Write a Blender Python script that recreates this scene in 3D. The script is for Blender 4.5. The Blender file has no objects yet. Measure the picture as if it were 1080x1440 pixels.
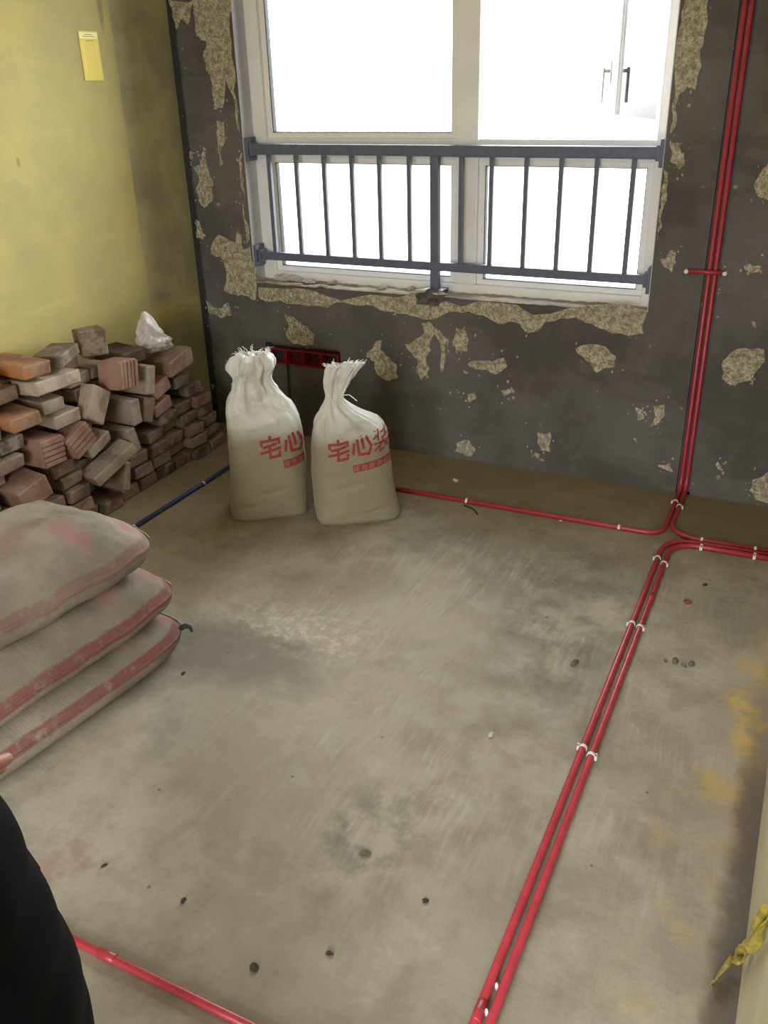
import bpy, bmesh, math, random
import numpy as np
from mathutils import Vector, Matrix, Euler, noise as mnoise
from mathutils.geometry import delaunay_2d_cdt

random.seed(7)
rng = np.random.RandomState(11)
scene = bpy.context.scene
COL = scene.collection

# ------------------------------------------------------------------ camera
cam_data = bpy.data.cameras.new('camera')
cam = bpy.data.objects.new('camera', cam_data)
COL.objects.link(cam)
cam_data.sensor_fit = 'VERTICAL'
cam_data.sensor_height = 24.0
cam_data.lens = 1256.0 / 1440.0 * 24.0
cam_data.clip_start = 0.02
CR = ((0.904263, -0.167593, 0.392709), (0.426249, 0.407950, -0.807396), (-0.024891, 0.897490, 0.440331))
cam.matrix_world = Matrix([list(CR[0]) + [0.0], list(CR[1]) + [0.0], list(CR[2]) + [1.5], [0, 0, 0, 1]])
scene.camera = cam

# ------------------------------------------------------------------ world, light, exposure
world = bpy.data.worlds.new('overcast_sky')
scene.world = world
world.use_nodes = True
wbg = world.node_tree.nodes['Background']
wbg.inputs['Strength'].default_value = 10.0
# bright overcast sky above the horizon, dull ground below it
_t = world.node_tree
_c = _t.nodes.new('ShaderNodeTexCoord')
_s = _t.nodes.new('ShaderNodeSeparateXYZ')
_m = _t.nodes.new('ShaderNodeMapRange')
_x = _t.nodes.new('ShaderNodeMix')
_x.data_type = 'RGBA'
_m.inputs['From Min'].default_value = -0.06
_m.inputs['From Max'].default_value = 0.04
_x.inputs[6].default_value = (0.32, 0.31, 0.29, 1)
_x.inputs[7].default_value = (0.94, 0.97, 1.0, 1)
_t.links.new(_c.outputs['Generated'], _s.inputs[0])
_t.links.new(_s.outputs[2], _m.inputs['Value'])
_t.links.new(_m.outputs[0], _x.inputs[0])
_t.links.new(_x.outputs[2], wbg.inputs['Color'])
vs = scene.view_settings
vs.view_transform = 'Standard'
vs.look = 'None'
vs.gamma = 1.0
vs.use_curve_mapping = False
vs.exposure = 0.85
scene.cycles.max_bounces = 10
scene.cycles.diffuse_bounces = 6
scene.cycles.transparent_max_bounces = 12
scene.cycles.caustics_reflective = False
scene.cycles.caustics_refractive = False
scene.cycles.sample_clamp_indirect = 8.0

LEFT_X, BACK_Y, RIGHT_X, CEIL_Z = -2.53, 3.34, 0.092, 2.65
REAR_Y, HALL_X = -1.7, 1.7
REAR = (-1.2, 0.6, 2.1)                     # balcony doorway behind the viewer x0 x1 height
WIN = (-2.225, -0.532, 0.69, 2.2)          # window opening x0 x1 z0 z1


def portal(name, loc, rot, sx, sy):
    l = bpy.data.lights.new(name, 'AREA')
    l.shape = 'RECTANGLE'
    l.size, l.size_y = sx, sy
    l.cycles.is_portal = True
    o = bpy.data.objects.new(name, l)
    o.location = loc
    o.rotation_euler = rot
    COL.objects.link(o)


portal('window_daylight_portal', ((WIN[0] + WIN[1]) / 2, BACK_Y + 0.22, (WIN[2] + WIN[3]) / 2), (math.radians(-90), 0, 0), WIN[1] - WIN[0], WIN[3] - WIN[2])
portal('rear_daylight_portal', ((REAR[0] + REAR[1]) / 2, REAR_Y - 0.1, REAR[2] / 2), (math.radians(90), 0, 0), REAR[1] - REAR[0], REAR[2])


# ------------------------------------------------------------------ material helpers
class NB:
    def __init__(self, name):
        self.m = bpy.data.materials.new(name)
        self.m.use_nodes = True
        self.t = self.m.node_tree
        self.t.nodes.clear()
        self.out = self.n('ShaderNodeOutputMaterial')
        self.bs = self.n('ShaderNodeBsdfPrincipled')
        self.t.links.new(self.bs.outputs[0], self.out.inputs[0])
        self.co = self.n('ShaderNodeTexCoord')
        self.obj = self.co.outputs['Object']

    def n(self, k):
        return self.t.nodes.new(k)

    def set(self, sock, v):
        if isinstance(v, bpy.types.NodeSocket):
            self.t.links.new(v, sock)
        elif isinstance(v, (tuple, list)) and len(v) == 3 and sock.type == 'RGBA':
            sock.default_value = (*v, 1)
        else:
            sock.default_value = v

    def math(self, op, a, b=0.0, clamp=False):
        x = self.n('ShaderNodeMath'); x.operation = op; x.use_clamp = clamp
        self.set(x.inputs[0], a); self.set(x.inputs[1], b)
        return x.outputs[0]

    def vmath(self, op, a, b=(0, 0, 0)):
        x = self.n('ShaderNodeVectorMath'); x.operation = op
        self.set(x.inputs[0], a); self.set(x.inputs[1], b)
        return x.outputs['Value'] if op in ('LENGTH', 'DOT_PRODUCT') else x.outputs[0]

    def noise(self, scale, detail=4, rough=0.55, vec=None, color=False, dist=0.0):
        x = self.n('ShaderNodeTexNoise')
        self.set(x.inputs['Vector'], vec if vec is not None else self.obj)
        x.inputs['Scale'].default_value = scale
        x.inputs['Detail'].default_value = detail
        x.inputs['Roughness'].default_value = rough
        x.inputs['Distortion'].default_value = dist
        return x.outputs['Color'] if color else x.outputs['Fac']

    def voronoi(self, scale, vec=None, feature='F1'):
        x = self.n('ShaderNodeTexVoronoi'); x.feature = feature
        self.set(x.inputs['Vector'], vec if vec is not None else self.obj)
        x.inputs['Scale'].default_value = scale
        return x.outputs['Distance']

    def ramp(self, f, lo, hi, a=0.0, b=1.0, smooth=True):
        x = self.n('ShaderNodeMapRange')
        x.interpolation_type = 'SMOOTHSTEP' if smooth else 'LINEAR'
        self.set(x.inputs['Value'], f)
        x.inputs['From Min'].default_value = lo; x.inputs['From Max'].default_value = hi
        x.inputs['To Min'].default_value = a; x.inputs['To Max'].default_value = b
        return x.outputs[0]

    def mix(self, f, a, b, mode='MIX'):
        x = self.n('ShaderNodeMix'); x.data_type = 'RGBA'; x.blend_type = mode
        self.set(x.inputs[0], f)
        self.set(x.inputs[6], a); self.set(x.inputs[7], b)
        return x.outputs[2]

    def mapping(self, scale=(1, 1, 1), rot=(0, 0, 0), loc=(0, 0, 0), vec=None):
        x = self.n('ShaderNodeMapping')
        self.set(x.inputs['Vector'], vec if vec is not None else self.obj)
        x.inputs['Scale'].default_value = scale
        x.inputs['Rotation'].default_value = rot
        x.inputs['Location'].default_value = loc
        return x.outputs[0]

    def sep(self, vec=None):
        x = self.n('ShaderNodeSeparateXYZ')
        self.set(x.inputs[0], vec if vec is not None else self.obj)
        return x.outputs

    def warp(self, amp, scale=3.0):
        c = self.noise(scale, 5, 0.6, color=True)
        d = self.vmath('SUBTRACT', c, (0.5, 0.5, 0.5))
        d = self.vmath('MULTIPLY', d, (amp, amp, amp))
        return self.vmath('ADD', self.obj, d)

    def blob(self, vec, c, r, soft=0.35):
        d = self.vmath('SUBTRACT', vec, c)
        d = self.vmath('DIVIDE', d, r)
        l = self.vmath('LENGTH', d)
        return self.ramp(l, 1 + soft, 1 - soft)

    def bump(self, h, strength=0.3, dist=0.01):
        x = self.n('ShaderNodeBump')
        x.inputs['Strength'].default_value = strength
        x.inputs['Distance'].default_value = dist
        self.set(x.inputs['Height'], h)
        self.t.links.new(x.outputs[0], self.bs.inputs['Normal'])

    def done(self, color, rough=0.8, metal=0.0, spec=0.3):
        self.set(self.bs.inputs['Base Color'], color)
        self.set(self.bs.inputs['Roughness'], rough)
        self.set(self.bs.inputs['Metallic'], metal)
        self.bs.inputs['Specular IOR Level'].default_value = spec
        return self.m


def srgb(r, g, b):
    f = lambda c: ((c / 255 + 0.055) / 1.055) ** 2.4 if c > 10 else c / 255 / 12.92
    return (f(r), f(g), f(b))


M = {}


def mat_floor():
    b = NB('concrete_floor')
    w = b.warp(0.35, 2.2)
    n1 = b.noise(1.7, 6, 0.62)
    n2 = b.noise(9, 6, 0.65)
    n3 = b.noise(60, 4, 0.6)
    c = b.mix(b.ramp(n1, 0.36, 0.66), srgb(146, 137, 120), srgb(172, 163, 145))
    c = b.mix(b.ramp(b.noise(4.5, 7, 0.7), 0.44, 0.66, 0, 0.38), c, srgb(120, 111, 96))
    c = b.mix(b.ramp(b.noise(3.3, 7, 0.7, dist=0.6), 0.55, 0.7, 0, 0.35), c, srgb(188, 179, 160))
    c = b.mix(b.ramp(n2, 0.35, 0.75, 0, 0.30), c, srgb(122, 114, 100))
    # trowel strokes sweeping over the slab
    m1 = b.mapping((70, 5.0, 1), (0, 0, math.radians(16)), vec=b.warp(0.12, 0.9))
    s1 = b.noise(1.0, 5, 0.7, vec=m1)
    m2 = b.mapping((70, 5.0, 1), (0, 0, math.radians(-38)), vec=b.warp(0.16, 1.0))
    s2 = b.noise(1.0, 5, 0.7, vec=m2)
    area = b.blob(w, (-0.75, 2.0, 0), (0.75, 0.85, 1), 0.5)
    st = b.math('MULTIPLY', b.math('MULTIPLY', b.ramp(s1, 0.42, 0.72), area), b.ramp(b.noise(2.6, 4, 0.6), 0.42, 0.6))
    c = b.mix(b.math('MULTIPLY', st, 0.5), c, srgb(194, 185, 167))
    st2 = b.math('MULTIPLY', b.ramp(s2, 0.5, 0.75), b.ramp(b.noise(1.3, 3), 0.45, 0.65))
    c = b.mix(b.math('MULTIPLY', st2, 0.35), c, srgb(112, 105, 92))
    # chalky pale rubs
    pale = b.math('MULTIPLY', b.blob(w, (-1.0, 1.85, 0), (0.33, 0.42, 1), 0.6), b.ramp(n2, 0.42, 0.62))
    pale2 = b.math('MULTIPLY', b.blob(w, (-1.22, 1.92, 0), (0.22, 0.14, 1), 0.6), b.ramp(b.noise(26, 6, 0.75), 0.48, 0.58))
    c = b.mix(b.math('MULTIPLY', pale, 0.5), c, srgb(192, 182, 161))
    c = b.mix(b.math('MULTIPLY', pale2, 0.7), c, srgb(200, 190, 168))
    # damp grey patch beside the lying sacks
    damp = b.math('MULTIPLY', b.blob(w, (-1.34, 1.76, 0), (0.25, 0.15, 1), 0.35), b.ramp(n2, 0.3, 0.5, 0.6, 1))
    c = b.mix(b.math('MULTIPLY', damp, 0.75), c, srgb(114, 107, 97))
    damp2 = b.math('MULTIPLY', b.blob(w, (-0.67, 1.3, 0), (0.10, 0.13, 1), 0.7), b.ramp(n2, 0.45, 0.62))
    c = b.mix(b.math('MULTIPLY', damp2, 0.5), c, srgb(100, 94, 90))
    damp3 = b.math('MULTIPLY', b.blob(w, (-0.55, 2.35, 0), (0.22, 0.5, 1), 0.5), b.ramp(n2, 0.4, 0.65))
    c = b.mix(b.math('MULTIPLY', damp3, 0.45), c, srgb(118, 110, 95))
    # ochre tint, darker towards the window wall and the brick pile
    xyz = b.sep(w)
    och = b.ramp(xyz[1], 2.6, 3.15)
    och2 = b.ramp(xyz[0], -1.55, -2.1)
    c = b.mix(b.math('MULTIPLY', b.math('MAXIMUM', och, och2), 0.6), c, srgb(138, 118, 78))
    # yellow paint smears along the right wall
    ye = b.math('MULTIPLY', b.blob(w, (0.035, 1.98, 0), (0.06, 0.36, 1), 0.7), b.ramp(n2, 0.40, 0.62))
    c = b.mix(b.math('MULTIPLY', ye, 0.75), c, srgb(212, 174, 88))
    ye2 = b.math('MULTIPLY', b.blob(w, (-0.03, 1.35, 0), (0.12, 0.4, 1), 0.5), b.ramp(b.noise(12, 7, 0.75), 0.46, 0.68))
    c = b.mix(b.math('MULTIPLY', ye2, 0.5), c, srgb(180, 158, 102))
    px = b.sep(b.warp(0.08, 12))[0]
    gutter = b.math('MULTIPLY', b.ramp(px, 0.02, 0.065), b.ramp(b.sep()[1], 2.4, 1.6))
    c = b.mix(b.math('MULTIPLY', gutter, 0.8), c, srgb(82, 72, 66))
    # pink chalk scuff
    pk = b.math('MULTIPLY', b.blob(w, (-1.2, 0.92, 0), (0.09, 0.16, 1), 0.6), b.ramp(n2, 0.4, 0.6))
    c = b.mix(b.math('MULTIPLY', pk, 0.4), c, srgb(150, 105, 95))
    # dark specks
    sp = b.math('LESS_THAN', b.voronoi(9.0), 0.035)
    c = b.mix(b.math('MULTIPLY', sp, 0.7), c, srgb(70, 62, 54))
    sp2 = b.math('MULTIPLY', b.ramp(n3, 0.62, 0.75), b.ramp(n2, 0.5, 0.65))
    c = b.mix(b.math('MULTIPLY', sp2, 0.35), c, srgb(95, 88, 76))
    h = b.math('ADD', b.math('MULTIPLY', n3, 0.35), b.math('ADD', b.math('MULTIPLY', s1, 0.25), n2))
    b.bump(h, 0.35, 0.008)
    return b.done(c, b.ramp(n2, 0.3, 0.7, 0.55, 0.8), spec=0.25)


def mat_wall_back():
    b = NB('grey_interface_coat')
    n1 = b.noise(2.2, 6, 0.6)
    n2 = b.noise(14, 6, 0.65)
    n3 = b.noise(90, 3, 0.6)
    c = b.mix(b.ramp(n1, 0.35, 0.66), srgb(84, 79, 75), srgb(106, 101, 97))
    c = b.mix(b.ramp(n2, 0.45, 0.8, 0, 0.45), c, srgb(118, 110, 103))
    st = b.noise(1.0, 5, 0.6, vec=b.mapping((3, 1, 22)))
    c = b.mix(b.ramp(st, 0.5, 0.75, 0, 0.35), c, srgb(78, 72, 65))
    # dark strip along the corner beside the yellow wall
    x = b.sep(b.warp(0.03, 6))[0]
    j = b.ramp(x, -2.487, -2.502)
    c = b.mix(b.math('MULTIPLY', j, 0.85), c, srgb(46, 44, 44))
    tiny = b.math('MULTIPLY', b.ramp(b.noise(28, 3, 0.5), 0.70, 0.74), b.ramp(n1, 0.45, 0.55))
    c = b.mix(b.math('MULTIPLY', tiny, 0.8), c, srgb(180, 172, 150))
    b.bump(b.math('ADD', n2, b.math('MULTIPLY', n3, 0.25)), 0.3, 0.008)
    return b.done(c, 0.85, spec=0.2)


def mat_patch():
    b = NB('bare_pebbled_plaster')
    v = b.voronoi(120)
    n = b.noise(45, 5, 0.7)
    n2 = b.noise(6, 4, 0.6)
    c = b.mix(b.ramp(n, 0.35, 0.65), srgb(156, 144, 116), srgb(216, 206, 176))
    c = b.mix(b.ramp(v, 0.5, 0.8, 0, 0.5), c, srgb(110, 98, 78))
    c = b.mix(b.ramp(n2, 0.5, 0.75, 0, 0.4), c, srgb(190, 182, 168))
    b.bump(b.math('ADD', n, b.math('MULTIPLY', v, -0.8)), 0.9, 0.012)
    return b.done(c, 0.9, spec=0.2)


def mat_wall_left():
    b = NB('yellow_putty_wall')
    w = b.warp(0.28, 2.0)
    n1 = b.noise(1.6, 5, 0.6)
    n2 = b.noise(5, 6, 0.65)
    n3 = b.noise(70, 3, 0.6)
    c = b.mix(b.ramp(n1, 0.38, 0.64), srgb(172, 160, 102), srgb(186, 169, 104))
    c = b.mix(b.ramp(n2, 0.42, 0.72, 0, 0.45), c, srgb(154, 149, 104))
    st = b.noise(1.0, 5, 0.6, vec=b.mapping((1, 2, 16), vec=b.warp(0.2, 2)))
    c = b.mix(b.ramp(st, 0.5, 0.8, 0, 0.35), c, srgb(200, 184, 112))
    # bare band beside the corner, straight left edge, ending above the bricks
    xyz = b.sep()
    e = b.math('ADD', xyz[1], b.math('MULTIPLY', b.math('SUBTRACT', b.noise(9, 3), 0.5), 0.012))
    zw = b.sep(b.warp(0.06, 6))[2]
    band = b.math('MULTIPLY', b.ramp(e, 2.990, 2.996), b.ramp(zw, 0.60, 0.63))
    low = b.math('MULTIPLY', b.ramp(b.math('ADD', e, b.math('MULTIPLY', zw, 0.25)), 3.15, 3.20), b.ramp(zw, 0.60, 0.56))
    band = b.math('MAXIMUM', band, low)
    bc = b.mix(b.ramp(b.noise(4, 5, 0.65), 0.35, 0.65), srgb(142, 134, 100), srgb(168, 158, 112))
    bc = b.mix(b.ramp(b.noise(3, 4, vec=b.mapping((1, 3, 1.2))), 0.58, 0.7, 0, 0.6), bc, srgb(180, 168, 106))
    c = b.mix(b.math('MULTIPLY', band, 0.95), c, bc)
    # bright smear of filler at the foot of the band
    sm = b.math('MULTIPLY', b.blob(w, (-2.53, 3.05, 0.58), (1, 0.3, 0.05), 0.5), b.ramp(n2, 0.4, 0.55))
    c = b.mix(b.math('MULTIPLY', sm, 0.45), c, srgb(204, 184, 108))
    # dark spatula scrape and pin marks
    sc = b.blob(b.obj, (-2.53, 2.945, 1.77), (1, 0.014, 0.10), 0.3)
    sc = b.math('MAXIMUM', sc, b.blob(b.obj, (-2.53, 2.42, 1.26), (1, 0.008, 0.014), 0.4))
    c = b.mix(b.math('MULTIPLY', sc, 0.6), c, srgb(120, 110, 76))
    b.bump(b.math('ADD', n2, b.math('MULTIPLY', n3, 0.2)), 0.18, 0.008)
    return b.done(c, 0.75, spec=0.25)


def mat_plaster(name, col_a, col_b):
    b = NB(name)
    n1 = b.noise(2.5, 5, 0.6)
    n3 = b.noise(50, 4, 0.6)
    c = b.mix(b.ramp(n1, 0.35, 0.65), col_a, col_b)
    b.bump(b.math('ADD', n1, b.math('MULTIPLY', n3, 0.3)), 0.25, 0.006)
    return b.done(c, 0.85, spec=0.2)


def mat_plain(name, col, rough=0.5, metal=0.0, var=0.12, scale=20, spec=0.4, bump=0.0):
    b = NB(name)
    n = b.noise(scale, 4, 0.6)
    dark = tuple(x * (1 - var * 2) for x in col)
    c = b.mix(b.ramp(n, 0.35, 0.7), col, dark)
    if bump:
        b.bump(n, bump, 0.004)
    return b.done(c, rough, metal, spec)


def mat_brick():
    b = NB('old_fired_brick')
    oi = b.n('ShaderNodeObjectInfo')
    r = oi.outputs['Random']
    off = b.n('ShaderNodeCombineXYZ')
    b.set(off.inputs[0], b.math('MULTIPLY', r, 37.0)); b.set(off.inputs[1], b.math('MULTIPLY', r, 91.0))
    v = b.vmath('ADD', b.obj, off.outputs[0])
    n1 = b.noise(14, 5, 0.65, vec=v)
    n2 = b.noise(70, 4, 0.65, vec=v)
    n3 = b.noise(7, 4, 0.6, vec=v)
    cr = b.n('ShaderNodeValToRGB')
    b.set(cr.inputs[0], r)
    el = cr.color_ramp.elements
    el[0].position = 0.0; el[0].color = (*srgb(116, 94, 80), 1)
    el[1].position = 1.0; el[1].color = (*srgb(104, 88, 77), 1)
    for p, col in ((0.12, srgb(150, 122, 104)), (0.25, srgb(92, 74, 65)), (0.4, srgb(134, 116, 99)), (0.52, srgb(126, 92, 76)), (0.66, srgb(146, 131, 113)), (0.76, srgb(82, 66, 58)), (0.88, srgb(154, 114, 95))):
        e = el.new(p); e.color = (*col, 1)
    c = cr.outputs[0]
    c = b.mix(b.ramp(n1, 0.46, 0.62, 0, 0.6), c, srgb(158, 144, 124))      # old mortar dust
    c = b.mix(b.ramp(n3, 0.5, 0.72, 0, 0.5), c, srgb(84, 66, 57))
    c = b.mix(b.ramp(n2, 0.5, 0.75, 0, 0.35), c, srgb(70, 57, 50))
    b.bump(b.math('ADD', n1, b.math('MULTIPLY', n2, 0.6)), 0.6, 0.006)
    return b.done(c, 0.9, spec=0.15)


def mat_brick_tinted(name, base, stain, amount, dust):
    b = NB(name)
    n1 = b.noise(14, 5, 0.65)
    n2 = b.noise(60, 4, 0.65)
    n3 = b.noise(9, 4, 0.6)
    c = b.mix(b.ramp(n3, 0.5 - amount * 0.3, 0.62 - amount * 0.2), base, stain)
    c = b.mix(b.ramp(n1, 0.45, 0.7, 0, 0.6), c, dust)
    c = b.mix(b.ramp(n2, 0.52, 0.75, 0, 0.3), c, srgb(92, 74, 62))
    b.bump(b.math('ADD', n1, b.math('MULTIPLY', n2, 0.6)), 0.6, 0.006)
    return b.done(c, 0.9, spec=0.15)


def mat_woven(name, low, high, z0, z1, stripes=False):
    """woven polypropylene; powder fill greys the low cloth, the lit top is painted whiter"""
    b = NB(name)
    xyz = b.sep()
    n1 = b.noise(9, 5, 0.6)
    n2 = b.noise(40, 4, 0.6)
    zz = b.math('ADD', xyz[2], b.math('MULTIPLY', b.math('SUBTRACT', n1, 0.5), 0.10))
    c = b.mix(b.ramp(zz, z0, z1), low, high)  # upper white is bare cloth plus painted light on the top
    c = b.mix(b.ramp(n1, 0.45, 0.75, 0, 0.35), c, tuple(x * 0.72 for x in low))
    h = b.noise(1.0, 2, 0.5, vec=b.mapping((260, 260, 12)))
    h2 = b.noise(1.0, 2, 0.5, vec=b.mapping((14, 14, 420)))
    b.bump(b.math('ADD', b.math('ADD', h, h2), b.math('MULTIPLY', n2, 0.8)), 0.28, 0.004)
    b.bs.inputs['Sheen Weight'].default_value = 0.15
    return b.done(c, 0.6, spec=0.35)


def mat_sack(name='printed_woven_sack', band_amt=0.75):
    """lying sack: first UV layer measures height on the aisle side, layer Plan lies flat over the sack"""
    b = NB(name)
    uv = b.co.outputs['UV']
    u = b.sep(uv)
    n1 = b.noise(7, 5, 0.62)
    n2 = b.noise(28, 5, 0.65)
    c = b.mix(b.ramp(n1, 0.35, 0.68), srgb(124, 114, 99), srgb(150, 139, 123))
    c = b.mix(b.ramp(n2, 0.5, 0.75, 0, 0.5), c, srgb(98, 89, 77))
    brk = b.math('MULTIPLY', b.ramp(b.noise(20, 5, 0.7), 0.32, 0.48, 0.25, 1), b.ramp(n2, 0.3, 0.5, 0.6, 1))
    x = b.math('ADD', u[0], b.math('MULTIPLY', b.math('SUBTRACT', n1, 0.5), 0.05))
    band = b.math('MULTIPLY', b.ramp(x, 0.33, 0.38), b.ramp(x, 0.60, 0.55))
    c = b.mix(b.math('MULTIPLY', b.math('MULTIPLY', band, brk), band_amt), c, srgb(118, 52, 54))
    pl = b.n('ShaderNodeUVMap')
    pl.uv_map = 'Plan'
    w = b.vmath('ADD', pl.outputs[0], b.vmath('MULTIPLY', b.vmath('SUBTRACT', b.noise(9, 4, color=True), (0.5, 0.5, 0.5)), (0.12, 0.12, 0)))
    bl = b.blob(w, (0.80, 0.74, 0), (0.10, 0.055, 1), 0.5)
    bl = b.math('MAXIMUM', bl, b.math('MULTIPLY', b.blob(w, (0.60, 0.5, 0), (0.14, 0.14, 1), 0.6), 0.6))
    bl = b.math('MAXIMUM', bl, b.blob(w, (0.82, 0.95, 0), (0.09, 0.05, 1), 0.5))
    c = b.mix(b.math('MULTIPLY', bl, 0.5), c, srgb(160, 98, 100))
    h = b.noise(1.0, 2, 0.5, vec=b.mapping((420, 14, 14)))
    h2 = b.noise(1.0, 2, 0.5, vec=b.mapping((14, 420, 60)))
    b.bump(b.math('ADD', b.math('ADD', h, h2), b.math('MULTIPLY', n2, 1.0)), 0.3, 0.004)
    return b.done(c, 0.7, spec=0.25)


def mat_glass():
    m = bpy.data.materials.new('window_glass')
    m.use_nodes = True
    t = m.node_tree
    t.nodes.clear()
    out = t.nodes.new('ShaderNodeOutputMaterial')
    mx = t.nodes.new('ShaderNodeMixShader')
    tr = t.nodes.new('ShaderNodeBsdfTransparent')
    tr.inputs[0].default_value = (0.93, 0.95, 0.95, 1)
    gl = t.nodes.new('ShaderNodeBsdfGlossy')
    gl.inputs['Roughness'].default_value = 0.03
    fr = t.nodes.new('ShaderNodeFresnel')
    fr.inputs[0].default_value = 1.3
    t.links.new(fr.outputs[0], mx.inputs[0])
    t.links.new(tr.outputs[0], mx.inputs[1])
    t.links.new(gl.outputs[0], mx.inputs[2])
    t.links.new(mx.outputs[0], out.inputs[0])
    return m


M['floor'] = mat_floor()
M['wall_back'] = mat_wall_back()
M['patch'] = mat_patch()
M['wall_left'] = mat_wall_left()
M['wall_right'] = mat_plaster('pale_putty_wall', srgb(170, 163, 134), srgb(184, 175, 144))
M['wall_plain'] = mat_plaster('grey_putty_wall', srgb(176, 170, 150), srgb(190, 184, 164))
M['ceiling'] = mat_plaster('white_putty_ceiling', srgb(206, 202, 188), srgb(216, 212, 200))
M['reveal'] = mat_plaster('grey_white_reveal_plaster', srgb(186, 182, 184), srgb(202, 198, 200))
M['red_back'] = mat_plain('dusty_shaded_box_bottom', srgb(78, 24, 26), 0.7, 0, 0.3, 40)  # red darkened by dust and by painted shade of the deep cells
M['sill'] = mat_plaster('rough_sill_mortar', srgb(160, 150, 136), srgb(186, 176, 160))
M['pvc_white'] = mat_plain('white_pvc_profile', srgb(240, 237, 230), 0.35, var=0.03, scale=8)
M['gasket'] = mat_plain('black_rubber_gasket', srgb(40, 40, 44), 0.6)
M['glass'] = mat_glass()
M['iron'] = mat_plain('blue_grey_painted_steel', srgb(98, 102, 120), 0.45, 0.0, 0.08, 40)
M['red_pvc'] = mat_plain('red_pvc_conduit', srgb(174, 54, 62), 0.38, 0, 0.10, 30, 0.5)
M['red_box'] = mat_plain('red_plastic_box', srgb(150, 30, 34), 0.5, 0, 0.15, 30)
M['blue_pvc'] = mat_plain('blue_pvc_conduit', srgb(36, 66, 112), 0.4, 0, 0.10, 30, 0.5)
M['clip'] = mat_plain('white_nylon_clip', srgb(226, 222, 216), 0.5, 0, 0.05, 40)
M['steel'] = mat_plain('dull_nail_steel', srgb(150, 150, 148), 0.4, 0.7, 0.1, 60)
M['brick'] = mat_brick()
M['brick_orange'] = mat_brick_tinted('orange_burnt_brick', srgb(122, 92, 68), srgb(164, 106, 60), 0.2, srgb(140, 126, 108))
M['brick_pale'] = mat_brick_tinted('mortar_caked_brick', srgb(138, 120, 104), srgb(164, 147, 128), 0.3, srgb(156, 143, 125))
M['brick_red'] = mat_brick_tinted('salmon_brick', srgb(134, 98, 83), srgb(150, 114, 98), 0.3, srgb(146, 126, 108))
M['brick_dark'] = mat_brick_tinted('umber_brick', srgb(84, 66, 58), srgb(70, 56, 52), 0.3, srgb(106, 92, 80))
M['ink'] = mat_plain('red_print_ink', srgb(160, 58, 58), 0.7, 0, 0.12, 60)
M['ink_pale'] = mat_plain('unprinted_gap_white', srgb(158, 146, 128), 0.7, 0, 0.08, 60)
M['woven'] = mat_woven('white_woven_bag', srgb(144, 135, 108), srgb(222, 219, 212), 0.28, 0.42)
M['thread'] = mat_plain('white_plastic_thread', srgb(232, 230, 224), 0.6, 0, 0.04)
M['sack'] = mat_sack()
M['sack_faded'] = mat_sack('faded_woven_sack', 0.42)
M['tie_black'] = mat_plain('black_sewing_tail', srgb(44, 44, 40), 0.8)
M['film'] = mat_plain('white_plastic_film', srgb(186, 178, 166), 0.4, 0, 0.06, 10, 0.5)
M['paper'] = mat_plain('yellow_notice_paper', srgb(228, 204, 96), 0.7, 0, 0.02, 12)
M['paper_pale'] = mat_plain('pale_notice_heading', srgb(246, 232, 158), 0.7, 0, 0.02, 12)
M['print_grey'] = mat_plain('grey_notice_print', srgb(150, 136, 90), 0.7, 0, 0.05, 40)
M['strap'] = mat_plain('yellow_green_plastic_strap', srgb(168, 150, 60), 0.5, 0, 0.25, 35, 0.4)
M['debris'] = mat_plain('grey_rubble', srgb(112, 102, 88), 0.9, 0, 0.2, 60)
M['debris_dark'] = mat_plain('dark_rubble', srgb(64, 58, 52), 0.9, 0, 0.2, 60)
M['foam'] = mat_plain('dried_white_mortar', srgb(196, 188, 178), 0.85, 0, 0.06, 60, 0.2, 0.4)
M['grout'] = mat_plain('dark_mortar', srgb(104, 99, 94), 0.9, 0, 0.3, 50, 0.2, 0.5)
M['coat'] = mat_plain('black_quilted_nylon', srgb(7, 8, 12), 0.8, 0, 0.2, 14, 0.12)
M['trouser'] = mat_plain('black_denim', srgb(22, 22, 26), 0.85, 0, 0.2, 60, 0.2)
M['shoe'] = mat_plain('black_leather', srgb(26, 24, 24), 0.4, 0, 0.1)
M['skin'] = mat_plain('skin', srgb(214, 150, 138), 0.5, 0, 0.05, 12, 0.4)
M['hair'] = mat_plain('black_hair', srgb(20, 17, 16), 0.5, 0, 0.2, 80)
M['eye'] = mat_plain('dark_eye', srgb(30, 22, 20), 0.2)
M['lip'] = mat_plain('lip', srgb(176, 98, 92), 0.5)

# ------------------------------------------------------------------ mesh helpers


def link(name, me, mat=None, parent=None, smooth=False, **props):
    o = bpy.data.objects.new(name, me)
    COL.objects.link(o)
    if mat is not None and not me.materials:
        me.materials.append(M[mat] if isinstance(mat, str) else mat)
    if parent is not None:
        o.parent = parent
    if smooth:
        me.polygons.foreach_set('use_smooth', [True] * len(me.polygons))
    for k, v in props.items():
        o[k] = v
    return o


def mesh(name, verts, faces):
    me = bpy.data.meshes.new(name)
    me.from_pydata([tuple(v) for v in verts], [], [tuple(f) for f in faces])
    me.update()
    return me


def tag(o, label, cat, group=None):
    o['label'] = label
    o['category'] = cat
    if group:
        o['group'] = group
    return o


def thing(name, label, cat, loc=(0, 0, 0), rot=(0, 0, 0), group=None):
    o = bpy.data.objects.new(name, None)
    o.empty_display_size = 0.05
    o.location = loc
    o.rotation_euler = rot
    COL.objects.link(o)
    return tag(o, label, cat, group)


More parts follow.
